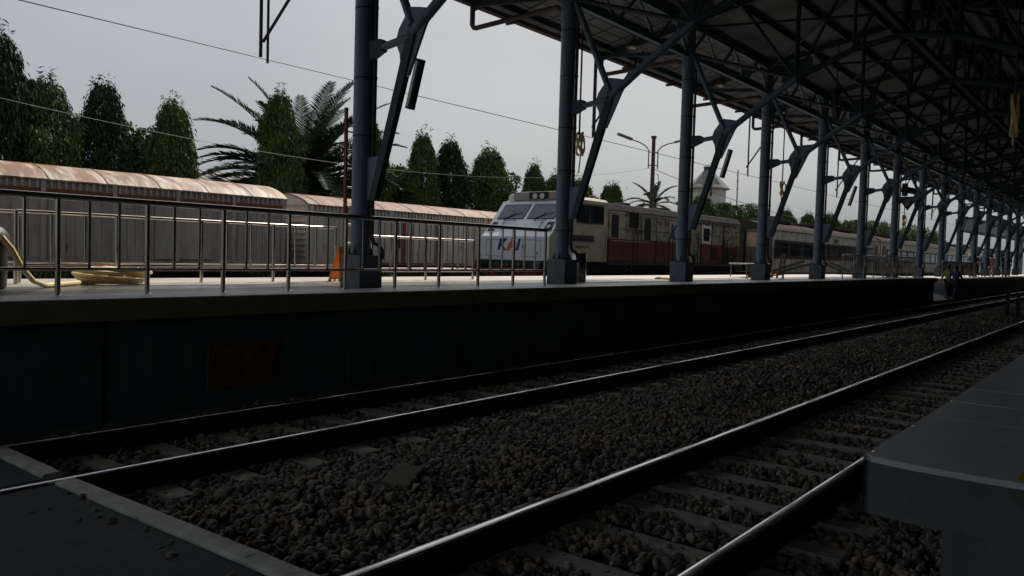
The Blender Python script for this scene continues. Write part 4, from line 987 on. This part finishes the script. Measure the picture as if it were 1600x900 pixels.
# ------------------------------------------------------------------ wires, poles
def wire(pts, r, m, label, n=14, sag=0):
    P_ = []
    for a, b_ in zip(pts[:-1], pts[1:]):
        for i in range(n): 
            t = i/n; p = Vector(a).lerp(Vector(b_), t); p.z -= sag*4*t*(1-t); P_.append(p)
    P_.append(Vector(pts[-1])); o = MB().tube(P_, r, 5).build('overhead_wire', m); return tag(o, label, 'wire', 'overhead wires')
wire([(-6, 14, 5.22), (90, 14, 5.2)], .011, 'wire', 'long dark overhead wire running straight across the sky from top left')
lp = (43.3, 24.0)
wire([(-6, 24, 7.3), lp+(6.98,)], .007, 'wire_pale', 'pale sagging cable crossing in front of the trees to the lamp pole', n=30, sag=2.45)
wire([(lp[0]+.1, 24, 6.9), (70, 24, 5.2)], .02, 'wire', 'thin cable going down right from the lamp pole', sag=.25)
wire([(7.15, 22, 8.3), (7.2, 30, 3.9)], .004, 'wire', 'hidden') if False else None
q = root('street_lamp', (lp[0], lp[1], 0), 'tall dark yard lamp pole with two curved arms and lamp heads', 'lamp post')
MB().cyl((lp[0], lp[1], 0), (lp[0], lp[1], 8.75), .16, 14, r2=.11).build('pole', 'pole_rust', q)
MB().cyl((lp[0], lp[1], 8.75), (lp[0], lp[1], 8.88), .17, 12).build('pole_cap', 'pole_rust', q)
dv = Vector((.78, -.62, 0))   # arms spread across the view
for s_ in (-1, 1):
    b_ = Vector((lp[0], lp[1], 0)); 
    MB().tube([b_+dv*s_*.3+Vector((0,0,6.9)), b_+dv*s_*.3+Vector((0,0,8.0)), b_+dv*s_*.5+Vector((0,0,8.25)), b_+dv*s_*.9+Vector((0,0,8.45)), b_+dv*s_*1.5+Vector((0,0,8.60))], .035, 8).build('arm', 'pole_rust', q, smooth=True)
    MB().bar(b_+dv*s_*1.4+Vector((0,0,8.60)), b_+dv*s_*2.35+Vector((0,0,8.88)), .26, .14).build('lamp_head', 'lamp_metal', q, bevel=.04)
    for z in (7.1, 7.9): MB().bar(b_+Vector((0,0,z)), b_+dv*s_*.3+Vector((0,0,z)), .03, .05).build('clamp', 'pole_rust', q)
MB().tube([(lp[0]+.25+.35*math.cos(a/8*math.pi*2), lp[1]-.1, 6.3+.38*math.sin(a/8*math.pi*2)) for a in range(9)], .02, 5).build('cable_loop', 'wire', q)

# ------------------------------------------------------------------ trees
def leaf_cards(cen, dirs, ln, wd, nrm):
    """flat lens-shaped leaves: 4 vertices each"""
    side = np.cross(dirs, nrm); side /= np.linalg.norm(side, axis=1)[:, None]+1e-9
    n = len(cen); V = np.empty((n, 4, 3))
    V[:, 0] = cen; V[:, 1] = cen+dirs*ln[:, None]*.45+side*wd[:, None]; V[:, 2] = cen+dirs*ln[:, None]; V[:, 3] = cen+dirs*ln[:, None]*.45-side*wd[:, None]
    return V.reshape(-1, 3), np.arange(n*4).reshape(n, 4)
def col_crown(h, rad, n, seed):
    """drooping columnar crown, base z=0, height h (local)"""
    g_ = np.random.default_rng(seed); Cn = []; D = []; 
    nb = int(n/14)
    t = g_.uniform(0, 1, nb)**.9; ang = g_.uniform(0, 2*math.pi, nb)
    prof = np.where(t < .38, 1.0, np.maximum(0, 1-((np.maximum(t, .38)-.38)/.64)**2.1)**.62*.96+.04)
    brn = g_.integers(0, 46, nb); bo = g_.uniform(.72, 1.18, 46); ba = g_.uniform(0, 2*math.pi, 46); bt = g_.uniform(.02, .97, 46)
    own = g_.uniform(size=nb) < .62; ang = np.where(own, ba[brn]+g_.normal(0, .22, nb), ang); t = np.where(own, np.clip(bt[brn]-np.abs(g_.normal(0, .055, nb)), 0, 1), t)
    prof = np.where(t < .38, 1.0, np.maximum(0, 1-((np.maximum(t, .38)-.38)/.64)**2.1)**.62*.96+.04)
    lump = np.where(own, bo[brn], .84)+.08*np.sin(ang*3+seed+t*9)+.09*np.sin(ang*5-t*17+seed*2)+g_.normal(0, .06, nb)
    rr_ = rad*prof*lump*g_.uniform(.55, 1.02, nb)**.6
    bx = rr_*np.cos(ang); by = rr_*np.sin(ang); bz = t*h
    for k in range(14):
        o = g_.normal(0, .07, (nb, 3)); s_ = g_.uniform(0, .5, nb)
        out = np.c_[np.cos(ang), np.sin(ang), np.zeros(nb)]
        c = np.c_[bx, by, bz]+o+out*(s_*.16)[:, None]*rad+np.c_[np.zeros(nb), np.zeros(nb), -s_*.9]
        d = out*g_.uniform(-.1, .55, (nb, 1))+g_.normal(0, .28, (nb, 3))+np.array([0, 0, -1.0]); d /= np.linalg.norm(d, axis=1)[:, None]
        Cn.append(c); D.append(d)
    # wispy top shoots
    m_ = 90; a = g_.uniform(0, 2*math.pi, m_); u = g_.uniform(0, 1, m_); ct = g_.integers(0, 4, m_)
    sx = np.array([0, .25, -.3, .1])[ct]*rad; c = np.c_[sx+.08*np.cos(a), .08*np.sin(a), h*(.95+.075*u)+np.array([.25, 0, .05, -.1])[ct]]
    d = np.c_[np.cos(a)*.8, np.sin(a)*.8, g_.uniform(-.7, .5, m_)]; d /= np.linalg.norm(d, axis=1)[:, None]; Cn.append(c); D.append(d)
    Cn = np.vstack(Cn); D = np.vstack(D); N = len(Cn)
    nr = g_.normal(size=(N, 3)); V, F = leaf_cards(Cn, D, g_.uniform(.12, .26, N), g_.uniform(.014, .03, N), nr)
    return V, F
def round_crown(rx, rz, n, seed, ls=.22):
    g_ = np.random.default_rng(seed); nc = 26
    cc = g_.normal(size=(nc, 3)); cc /= np.linalg.norm(cc, axis=1)[:, None]; cc *= g_.uniform(.35, .95, (nc, 1))*np.array([rx, rx, rz]); cr_ = g_.uniform(.28, .5, nc)*rx
    idx = g_.integers(0, nc, n); p = g_.normal(size=(n, 3)); p /= np.linalg.norm(p, axis=1)[:, None]
    c = cc[idx]+p*(cr_[idx]*g_.uniform(.6, 1.05, n))[:, None]*np.array([1, 1, .75])
    d = p*.6+g_.normal(0, .5, (n, 3))+np.array([0, 0, -.4]); d /= np.linalg.norm(d, axis=1)[:, None]
    c[:, 2] += rz*.9
    return leaf_cards(c, d, g_.uniform(.6, 1.3, n)*ls, g_.uniform(.25, .45, n)*ls*.7, g_.normal(size=(n, 3)))
crown_cache = {}
def tree(x, y, top, rad, label, kind='col', seed=1, m='leaf', group='columnar trees behind the trains', name='columnar_tree'):
    r = root(name, (x, y, 0), label, 'tree', group)
    if kind == 'col':
        key = (kind, seed % 5, m)
        if key not in crown_cache:
            V, F = col_crown(6.6, 1.0, 46000, seed % 5+11); o = rawmesh('crown', V, F, m, r); crown_cache[key] = o
            # leaf tone varies at random over the whole crown
        else: o = crown_cache[key].copy(); C.objects.link(o); o.parent = r
        o.location = (0, 0, .7); o.scale = (rad*1.14, rad*1.14, (top-.75)/7.15); o.rotation_euler = (0, 0, seed*2.1)
        h = top*.9
    else:
        key = (kind, seed % 4, m)
        if key not in crown_cache:
            V, F = round_crown(1.5, 1.3, 12000, seed % 4+31); o = rawmesh('crown', V, F, m, r); crown_cache[key] = o
        else: o = crown_cache[key].copy(); C.objects.link(o); o.parent = r
        s_ = rad/1.7; o.scale = (s_, s_, s_*kind_h.get(kind, 1)); o.location = (0, 0, top-2.75*s_*kind_h.get(kind, 1)); o.rotation_euler = (0, 0, seed*1.3); h = top*.7
    tk = MB().tube([(x, y, -.05), (x+.05, y, h*.3), (x-.04, y+.03, h*.65), (x, y, h)], [.14, .12, .08, .03], 8).build('trunk', 'bark', r, smooth=True)
    for k in range(4):
        z = h*(.35+.14*k); a = k*1.9+seed; MB().tube([(x, y, z), (x+.3*rad*math.cos(a), y+.3*rad*math.sin(a), z+.1), (x+.7*rad*math.cos(a), y+.7*rad*math.sin(a), z-.15)], [.04, .03, .012], 5).build('limb', 'bark', r)
    return r
kind_h = {'round': 1.0, 'tall': 1.7}
T = [(9.35, 28, 8.5, .88, 'tallest dark columnar tree at the left edge of the picture'), (10.7, 28, 7.25, .92, 'bushy columnar tree second from the left with ragged split top'),
     (12.5, 28, 7.5, .84, 'columnar tree third from the left, with rounded top'), (14.9, 28, 7.25, .77, 'narrow columnar tree left of the large palm'),
     (19.5, 28, 8.45, .86, 'tall columnar tree standing before the large palm'), (24.3, 28, 7.9, .85, 'columnar tree mostly hidden behind the thick column'),
     (27.7, 28, 7.85, .78, 'left one of the twin columnar trees right of the thick column'), (29.6, 28, 7.75, .95, 'right one of the twin columnar trees right of the thick column'),
     (32.7, 28, 7.7, 1.1, 'columnar tree above the left end of the locomotive cab'), (36.7, 28, 7.3, .68, 'slim columnar tree just behind the locomotive roof lamps'),
     (39.0, 28, 6.9, 1.0, 'columnar tree directly behind the column before the cab'), (41.3, 28, 6.8, 1.0, 'columnar tree right of the column before the cab'),
     (44.6, 28, 6.7, .62, 'left small columnar tree above the middle of the locomotive'), (45.5, 28, 6.85, .7, 'right small columnar tree above the middle of the locomotive'),
     (58.6, 28, 7.1, 1.25, 'drooping columnar tree in front of the white tower'), (93.5, 34, 8.3, 1.5, 'columnar tree behind the first coach, left of two'), (101.5, 34, 8.3, 1.2, 'narrow columnar tree behind the first coach roof'), (110, 34, 8.8, 1.6, 'tall columnar tree right of the fifth column above the coaches')]
for i, (x, y, tp, rd, lb) in enumerate(T): tree(x, y, tp, rd, lb, seed=i+1, m='leaf' if i not in (0, 2, 7) else 'leaf_dark')
B = [(16.6, 34, 6.6, 1.5, 'loose leafy tree behind and between the third and fourth columnar trees'), (31.0, 34, 6.7, 1.7, 'spreading tree behind the thick column strut near the red tiled roof'), (35.2, 31, 6.5, 1.0, 'pale leafy shrub tree left of the slim columnar tree'),
     (42.7, 36, 7.5, 1.9, 'broad leafy tree behind the locomotive cab column'), (48, 40, 7.2, 1.6, 'low leafy tree peeking over the locomotive roof'), (60, 45, 7.3, 2.2, 'low spreading tree right of the lamp pole'),
     (68, 30, 6.8, 1.6, 'rounded bright green tree right of the white tower'), (76, 34, 7.4, 1.7, 'leafy tree left of the fourth column above the locomotive tail'), (83, 34, 7.7, 1.6, 'leafy tree right behind the fourth column'),
     (118, 34, 8.4, 2.2, 'green tree above the first coach roof, left one of the right hand row'), (126, 34, 8.4, 2.2, 'green tree above the coach roof, second of the right hand row'), (134, 34, 8.4, 2.2, 'green tree above the coach roof, third of the right hand row'), (143, 36, 8.6, 2.3, 'green tree above the coach roof, fourth of the right hand row'),
     (155, 36, 8.6, 2.4, 'green tree above the coach roof, fifth of the right hand row'), (168, 36, 8.8, 2.5, 'distant green tree behind the second coach'), (182, 38, 9.5, 2.6, 'distant green tree behind the ninth column'), (205, 45, 11, 3.2, 'distant tree left of the footbridge'), (235, 45, 12, 3.6, 'most distant tree behind the footbridge')]
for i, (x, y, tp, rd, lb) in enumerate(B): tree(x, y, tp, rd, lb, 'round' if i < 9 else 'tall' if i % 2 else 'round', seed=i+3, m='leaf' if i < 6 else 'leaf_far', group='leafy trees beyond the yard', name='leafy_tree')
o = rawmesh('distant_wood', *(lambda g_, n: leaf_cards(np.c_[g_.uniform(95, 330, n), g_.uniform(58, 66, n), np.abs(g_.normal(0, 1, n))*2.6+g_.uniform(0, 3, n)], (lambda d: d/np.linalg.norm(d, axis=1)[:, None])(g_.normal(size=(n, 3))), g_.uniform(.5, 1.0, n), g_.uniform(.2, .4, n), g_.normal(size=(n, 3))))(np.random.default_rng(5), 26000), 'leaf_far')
tag(o, 'far low belt of trees along the horizon behind the coaches', 'trees', kind='stuff')
o = rawmesh('undergrowth', *(lambda g_, n: leaf_cards(np.c_[g_.uniform(0, 95, n), g_.uniform(29.5, 32.5, n), np.abs(g_.normal(0, .9, n))+g_.uniform(0, 1.6, n)], (lambda d: d/np.linalg.norm(d, axis=1)[:, None])(g_.normal(size=(n, 3))), g_.uniform(.2, .45, n), g_.uniform(.06, .12, n), g_.normal(size=(n, 3))))(np.random.default_rng(6), 30000), 'leaf')
tag(o, 'tangled low green undergrowth filling the ground between the tree trunks', 'undergrowth', kind='stuff')

def palm(x, y, zc, fl, nf, label, seed, trunk_r=.3, lean=None, up_bias=.5, leaflet=.55):
    g_ = random.Random(seed); r = root('palm_tree', (x, y, 0), label, 'palm')
    MB().tube([(x, y, -.05), (x+.1, y, zc*.5), (x, y, zc)], [trunk_r*1.1, trunk_r, trunk_r*.9], 12).build('trunk', 'bark', r, smooth=True)
    for k in range(nf):
        az = k*2.39996+g_.uniform(-.15, .15); el = R(80)*(1-(k/nf)**.62*1.15)+g_.uniform(-.1, .1); ln = fl*g_.uniform(.85, 1.1)
        pts = []; p = Vector((0, 0, 0)); e = el; st = ln/12
        for i in range(13):
            pts.append(p.copy()); p = p+Vector((math.cos(az)*math.cos(e), math.sin(az)*math.cos(e), math.sin(e)))*st; e -= .035+.010*i*(1 if el < 1.0 else .45)
        m = MB(); m.tube([q+Vector((x, y, zc)) for q in pts], [.03-.002*i for i in range(13)], 5)
        nl = 60
        for j in range(nl):
            t = .10+.9*j/nl; f = t*12; i = min(int(f), 11); q = pts[i].lerp(pts[i+1], f-i); d = (pts[i+1]-pts[i]).normalized(); sd_ = d.cross(Vector((0,0,1))).normalized(); upv = sd_.cross(d)
            L_ = leaflet*(math.sin(math.pi*(t*.86+.12))**.6)*g_.uniform(.85, 1.1)
            for s_ in (1, -1):
                dd = (sd_*s_*.8+d*.65+upv*(.28+g_.uniform(-.1, .1))).normalized(); a = q+Vector((x, y, zc)); w_ = d*.034
                tip = a+dd*L_+Vector((0,0,-.10*L_)); mid = a+dd*L_*.5
                m.add([a-w_, mid-w_*1.2, tip, mid+w_*1.2, a+w_], [(0,1,2,3,4)])
        m.build('frond', 'palm_leaf', r)
    return r
palm(22.5, 30.5, 4.3, 5.5, 84, 'large feathery date palm spreading behind the tall columnar tree', 4, leaflet=.80)
palm(81.6, 45, 7.6, 3.6, 16, 'small coconut palm behind the yard lamp pole', 9, trunk_r=.18, leaflet=.7)

# ------------------------------------------------------------------ distant buildings
wt = root('water_tower', (127.5, 60, 0), 'white octagonal tower with grey pointed roof behind the trees', 'tower')
def octa(r_, z): return [(127.5+r_*math.cos(a*math.pi/4+.39), 60+r_*math.sin(a*math.pi/4+.39), z) for a in range(8)]
MB().loft([octa(3.1, 0), octa(3.1, 13.4)]).build('wall', 'plaster', wt)
MB().loft([octa(3.75, 13.41), octa(3.75, 13.6), octa(3.2, 14.1), octa(.75, 16.7)]).build('roof', 'roof_grey', wt)
MB().loft([octa(.72, 16.71), octa(.72, 17.2), octa(.9, 17.25), octa(.1, 17.8)]).build('roof_lantern', 'steel_dark', wt)
MB().box(123.9, 124.2, 57.6, 57.9, 12, 17.5).build('antenna_frame', 'pole_rust', wt)
an = root('antenna_mast', (140, 60, 0), 'thin antenna mast standing right of the white tower', 'antenna')
MB().cyl((140, 60, 0), (140, 60, 18), .12, 6).build('mast', 'lamp_metal', an)
for z in (14.5, 16, 17): MB().box(139.5, 140.5, 59.95, 60.05, z, z+.08).build('cross_arm', 'lamp_metal', an)
def house(name, x0, x1, y0, y1, ze, zr, mroof, label, mwall='plaster'):
    r = root(name, (x0, y0, 0), label, 'building')
    MB().box(x0, x1, y0, y1, 0, ze).build('wall', mwall, r)
    MB().prism([(y0-.4, ze+.002), (y1+.4, ze+.002), ((y0+y1)/2, zr)], 'x', x0-.4, x1+.4).build('roof', mroof, r)
    m = MB(); x = x0
    while x < x1: m.bar((x, y0-.42, ze+.03), (x, (y0+y1)/2, zr+.03), .05, .03); x += .5
    m.build('roof_seam', mroof, r)
    k = 0; x = x0+1
    while x < x1-1.5: 
        w_ = MB().box(x, x+1.1, y0-.03, y0-.001, 1.2, 2.4).build('window', 'steel_dark', r); MB().box(x+.08, x+1.02, y0-.04, y0-.031, 1.28, 2.32).build('pane', 'dark_glass', w_); x += 3
    return r
house('shed', 13.0, 24.0, 32, 40, 3.9, 5.1, 'roof_grey', 'long shed with grey ribbed roof behind the left freight wagon')
house('house', 32.0, 36.6, 34, 40, 4.1, 5.9, 'roof_tile', 'house with dark red tiled roof and red gable trim beside twin trees')
house('shed', 66, 88, 52, 60, 5.0, 6.6, 'roof_grey', 'low warehouse with grey roof behind the locomotive tail')
fb = root('footbridge', (112, 11, 0), 'grey covered footbridge rising over the far end of the tracks', 'footbridge')
MB().add([(104,16,5.6),(104,16,7.0),(128,9,6.2),(128,9,4.6),(104,18,5.6),(104,18,7.0),(128,11,6.2),(128,11,4.6)], [(0,1,2,3),(7,6,5,4),(1,5,6,2),(0,3,7,4),(0,4,5,1),(3,2,6,7)]).build('span', 'bridge', fb)
for (x, y) in ((106, 16.5), (118, 13), (127, 10.5)): MB().cyl((x, y, 0), (x, y, 5.4), .3, 10).build('pier', 'bridge', fb)
MB().box(128, 150, -4, 11, 3.8, 6.0).build('stair_hall', 'bridge', fb)

# ------------------------------------------------------------------ people
def skinned(name, pts, edges, rads, m, parent, sub=2):
    me = bpy.data.meshes.new(name); me.from_pydata(pts, edges, []); o = bpy.data.objects.new(name, me); C.objects.link(o)
    md = o.modifiers.new('s', 'SKIN'); me.skin_vertices[0].data[0].use_root = True
    for i, r_ in enumerate(rads): me.skin_vertices[0].data[i].radius = r_ if isinstance(r_, tuple) else (r_, r_)
    s2 = o.modifiers.new('u', 'SUBSURF'); s2.levels = sub; s2.render_levels = sub
    bpy.context.view_layer.update()
    ev = o.evaluated_get(bpy.context.evaluated_depsgraph_get()); nm = bpy.data.meshes.new_from_object(ev)
    bpy.data.objects.remove(o); nm.materials.clear(); nm.materials.append(MATS[m]); nm.shade_smooth(); nm.name = name
    q_ = bpy.data.objects.new(name, nm); C.objects.link(q_); q_.parent = parent; return q_
def person(x, y, z, h, face, label, shirt, trousers, stride=0, bag=None, armswing=.1, hair='hair', lean=0, skirt=False):
    r = bpy.data.objects.new('person', None); C.objects.link(r); tag(r, label, 'person'); s = h/1.7
    r.rotation_euler = (0, 0, face); r.location = (x, y, z); r.scale = (s, s, s)      # faces local +X
    f = stride; ln = lean
    J = {'pel': (0,0,.93), 'wai': (ln*.3,0,1.08), 'che': (ln*.7,0,1.27), 'nek': (ln,0,1.44), 'hd0': (ln+.01,0,1.52), 'hd1': (ln+.02,0,1.62),
         'shl': (ln,.17,1.39), 'ell': (ln-armswing-.02,.23,1.12), 'hal': (ln-armswing+.10,.22,.87), 'fgl': (ln-armswing+.13,.215,.78),
         'shr': (ln,-.17,1.39), 'elr': (ln+armswing,-.23,1.12), 'har': (ln+armswing+.14,-.21,.89), 'fgr': (ln+armswing+.18,-.205,.80),
         'hpl': (0,.09,.88), 'knl': (f*.5+.03,.095,.48), 'anl': (f*.9-.02,.095,.09), 'tol': (f*.9+.14,.10,.035),
         'hpr': (0,-.09,.88), 'knr': (-f*.35+.03,-.095,.48), 'anr': (-f*.95-.04,-.095,.10 if not f else .13), 'tor': (-f*.95+.10,-.10,.035)}
    rad = {'pel': (.12,.14), 'wai': (.10,.135), 'che': (.115,.16), 'nek': .055, 'hd0': .075, 'hd1': .085, 'shl': .065, 'ell': .043, 'hal': .03, 'fgl': .022,
           'shr': .065, 'elr': .043, 'har': .03, 'fgr': .022, 'hpl': .09, 'knl': .055, 'anl': .038, 'tol': .03, 'hpr': .09, 'knr': .055, 'anr': .038, 'tor': .03}
    E = [('pel','wai'),('wai','che'),('che','nek'),('nek','hd0'),('hd0','hd1'),('che','shl'),('shl','ell'),('ell','hal'),('hal','fgl'),('che','shr'),('shr','elr'),('elr','har'),('har','fgr'),
         ('pel','hpl'),('hpl','knl'),('knl','anl'),('anl','tol'),('pel','hpr'),('hpr','knr'),('knr','anr'),('anr','tor')]
    def sk(names, nm, m, k=1.0, add=0.0, cut=None):
        idx = {n_: i for i, n_ in enumerate(names)}; ed = [(idx[a], idx[b_]) for a, b_ in E if a in idx and b_ in idx]
        rr = [tuple(v*k+add for v in rad[n_]) if isinstance(rad[n_], tuple) else rad[n_]*k+add for n_ in names]
        return skinned(nm, [J[n_] for n_ in names], ed, rr, m, r)
    body = sk(list(J), 'body', 'skin', .95)
    sk(['che','wai','pel','nek','shl','ell','shr','elr'] if False else ['pel','wai','che','shl','ell','shr','elr'], 'shirt', shirt, 1.0, .018)
    sk(['pel','hpl','knl','anl','hpr','knr','anr'], 'trousers', trousers, 1.0, .02)
    a = MB().lathe((J['hd1'][0]-.012, 0, J['hd1'][2]-.02), [(.09,-.03),(.10,.02),(.095,.07),(.06,.11),(.01,.125)], 12); hb_ = MB(); hb_.v = a.v; hb_.f = a.f
    me = bpy.data.meshes.new('hair'); me.from_pydata(a.v, [], a.f); me.materials.append(MATS[hair]); me.shade_smooth(); o = bpy.data.objects.new('hair', me); C.objects.link(o); o.parent = r
    for s_ in (1, -1):
        kx, ky = (J['tol'], J['anl']) if s_ > 0 else (J['tor'], J['anr'])
        a = MB().bar((ky[0]-.06, ky[1], .04), (kx[0]+.03, kx[1], .04), .09, .08); me = bpy.data.meshes.new('shoe'); me.from_pydata(a.v, [], a.f); me.materials.append(MATS['black']); o = bpy.data.objects.new('shoe', me); C.objects.link(o); o.parent = r
    if bag:
        a = MB().box(-.30, -.13, -.15, .15, 1.0, 1.42); me = bpy.data.meshes.new('backpack'); me.from_pydata(a.v, [], a.f)
        bm = bmesh.new(); bm.from_mesh(me); bmesh.ops.recalc_face_normals(bm, faces=bm.faces); bmesh.ops.bevel(bm, geom=list(bm.edges), offset=.05, segments=3, affect='EDGES'); bm.to_mesh(me); bm.free()
        me.materials.append(MATS[bag]); o = bpy.data.objects.new('backpack', me); C.objects.link(o)
        # the backpack is worn: a thing of its own would hang in the air, so it is kept with the clothing
        o.parent = r
    return r
person(40.9, 7.25, .02, 1.52, R(150), 'person in yellow green vest walking in the platform gap, left of two', 'cloth_hiviz', 'cloth_black', stride=.12)
person(40.3, 6.85, -.03, 1.52, R(-20), 'person in blue shirt striding in the platform gap, right of two', 'cloth_blue', 'cloth_navy', stride=.30, armswing=.15)
person(62.5, 8.96, .86, 1.62, R(10), 'person in blue jacket with grey backpack standing on the far platform', 'cloth_blue', 'cloth_navy', bag='bag_grey')
person(68.5, 8.5, .86, 1.66, R(15), 'person in black clothes with dark backpack at the far right of the platform', 'cloth_black', 'cloth_black', bag='cloth_navy')
person(70.5, 8.5, .86, 1.60, R(190), 'person in dark clothes half hidden behind the one with dark backpack', 'cloth_slate', 'cloth_black')
person(65.5, 8.9, .86, 1.5, R(200), 'person in pale pink clothes between the two standing backpackers', 'cloth_pink', 'cloth_pink', bag='bag_red')
person(58.4, 9.0, .86, 1.55, R(180), 'left dark clothed person behind the end of the far railing', 'cloth_black', 'cloth_black')
person(60.0, 9.1, .86, 1.5, R(170), 'right dark clothed person behind the end of the far railing', 'cloth_slate', 'cloth_black')
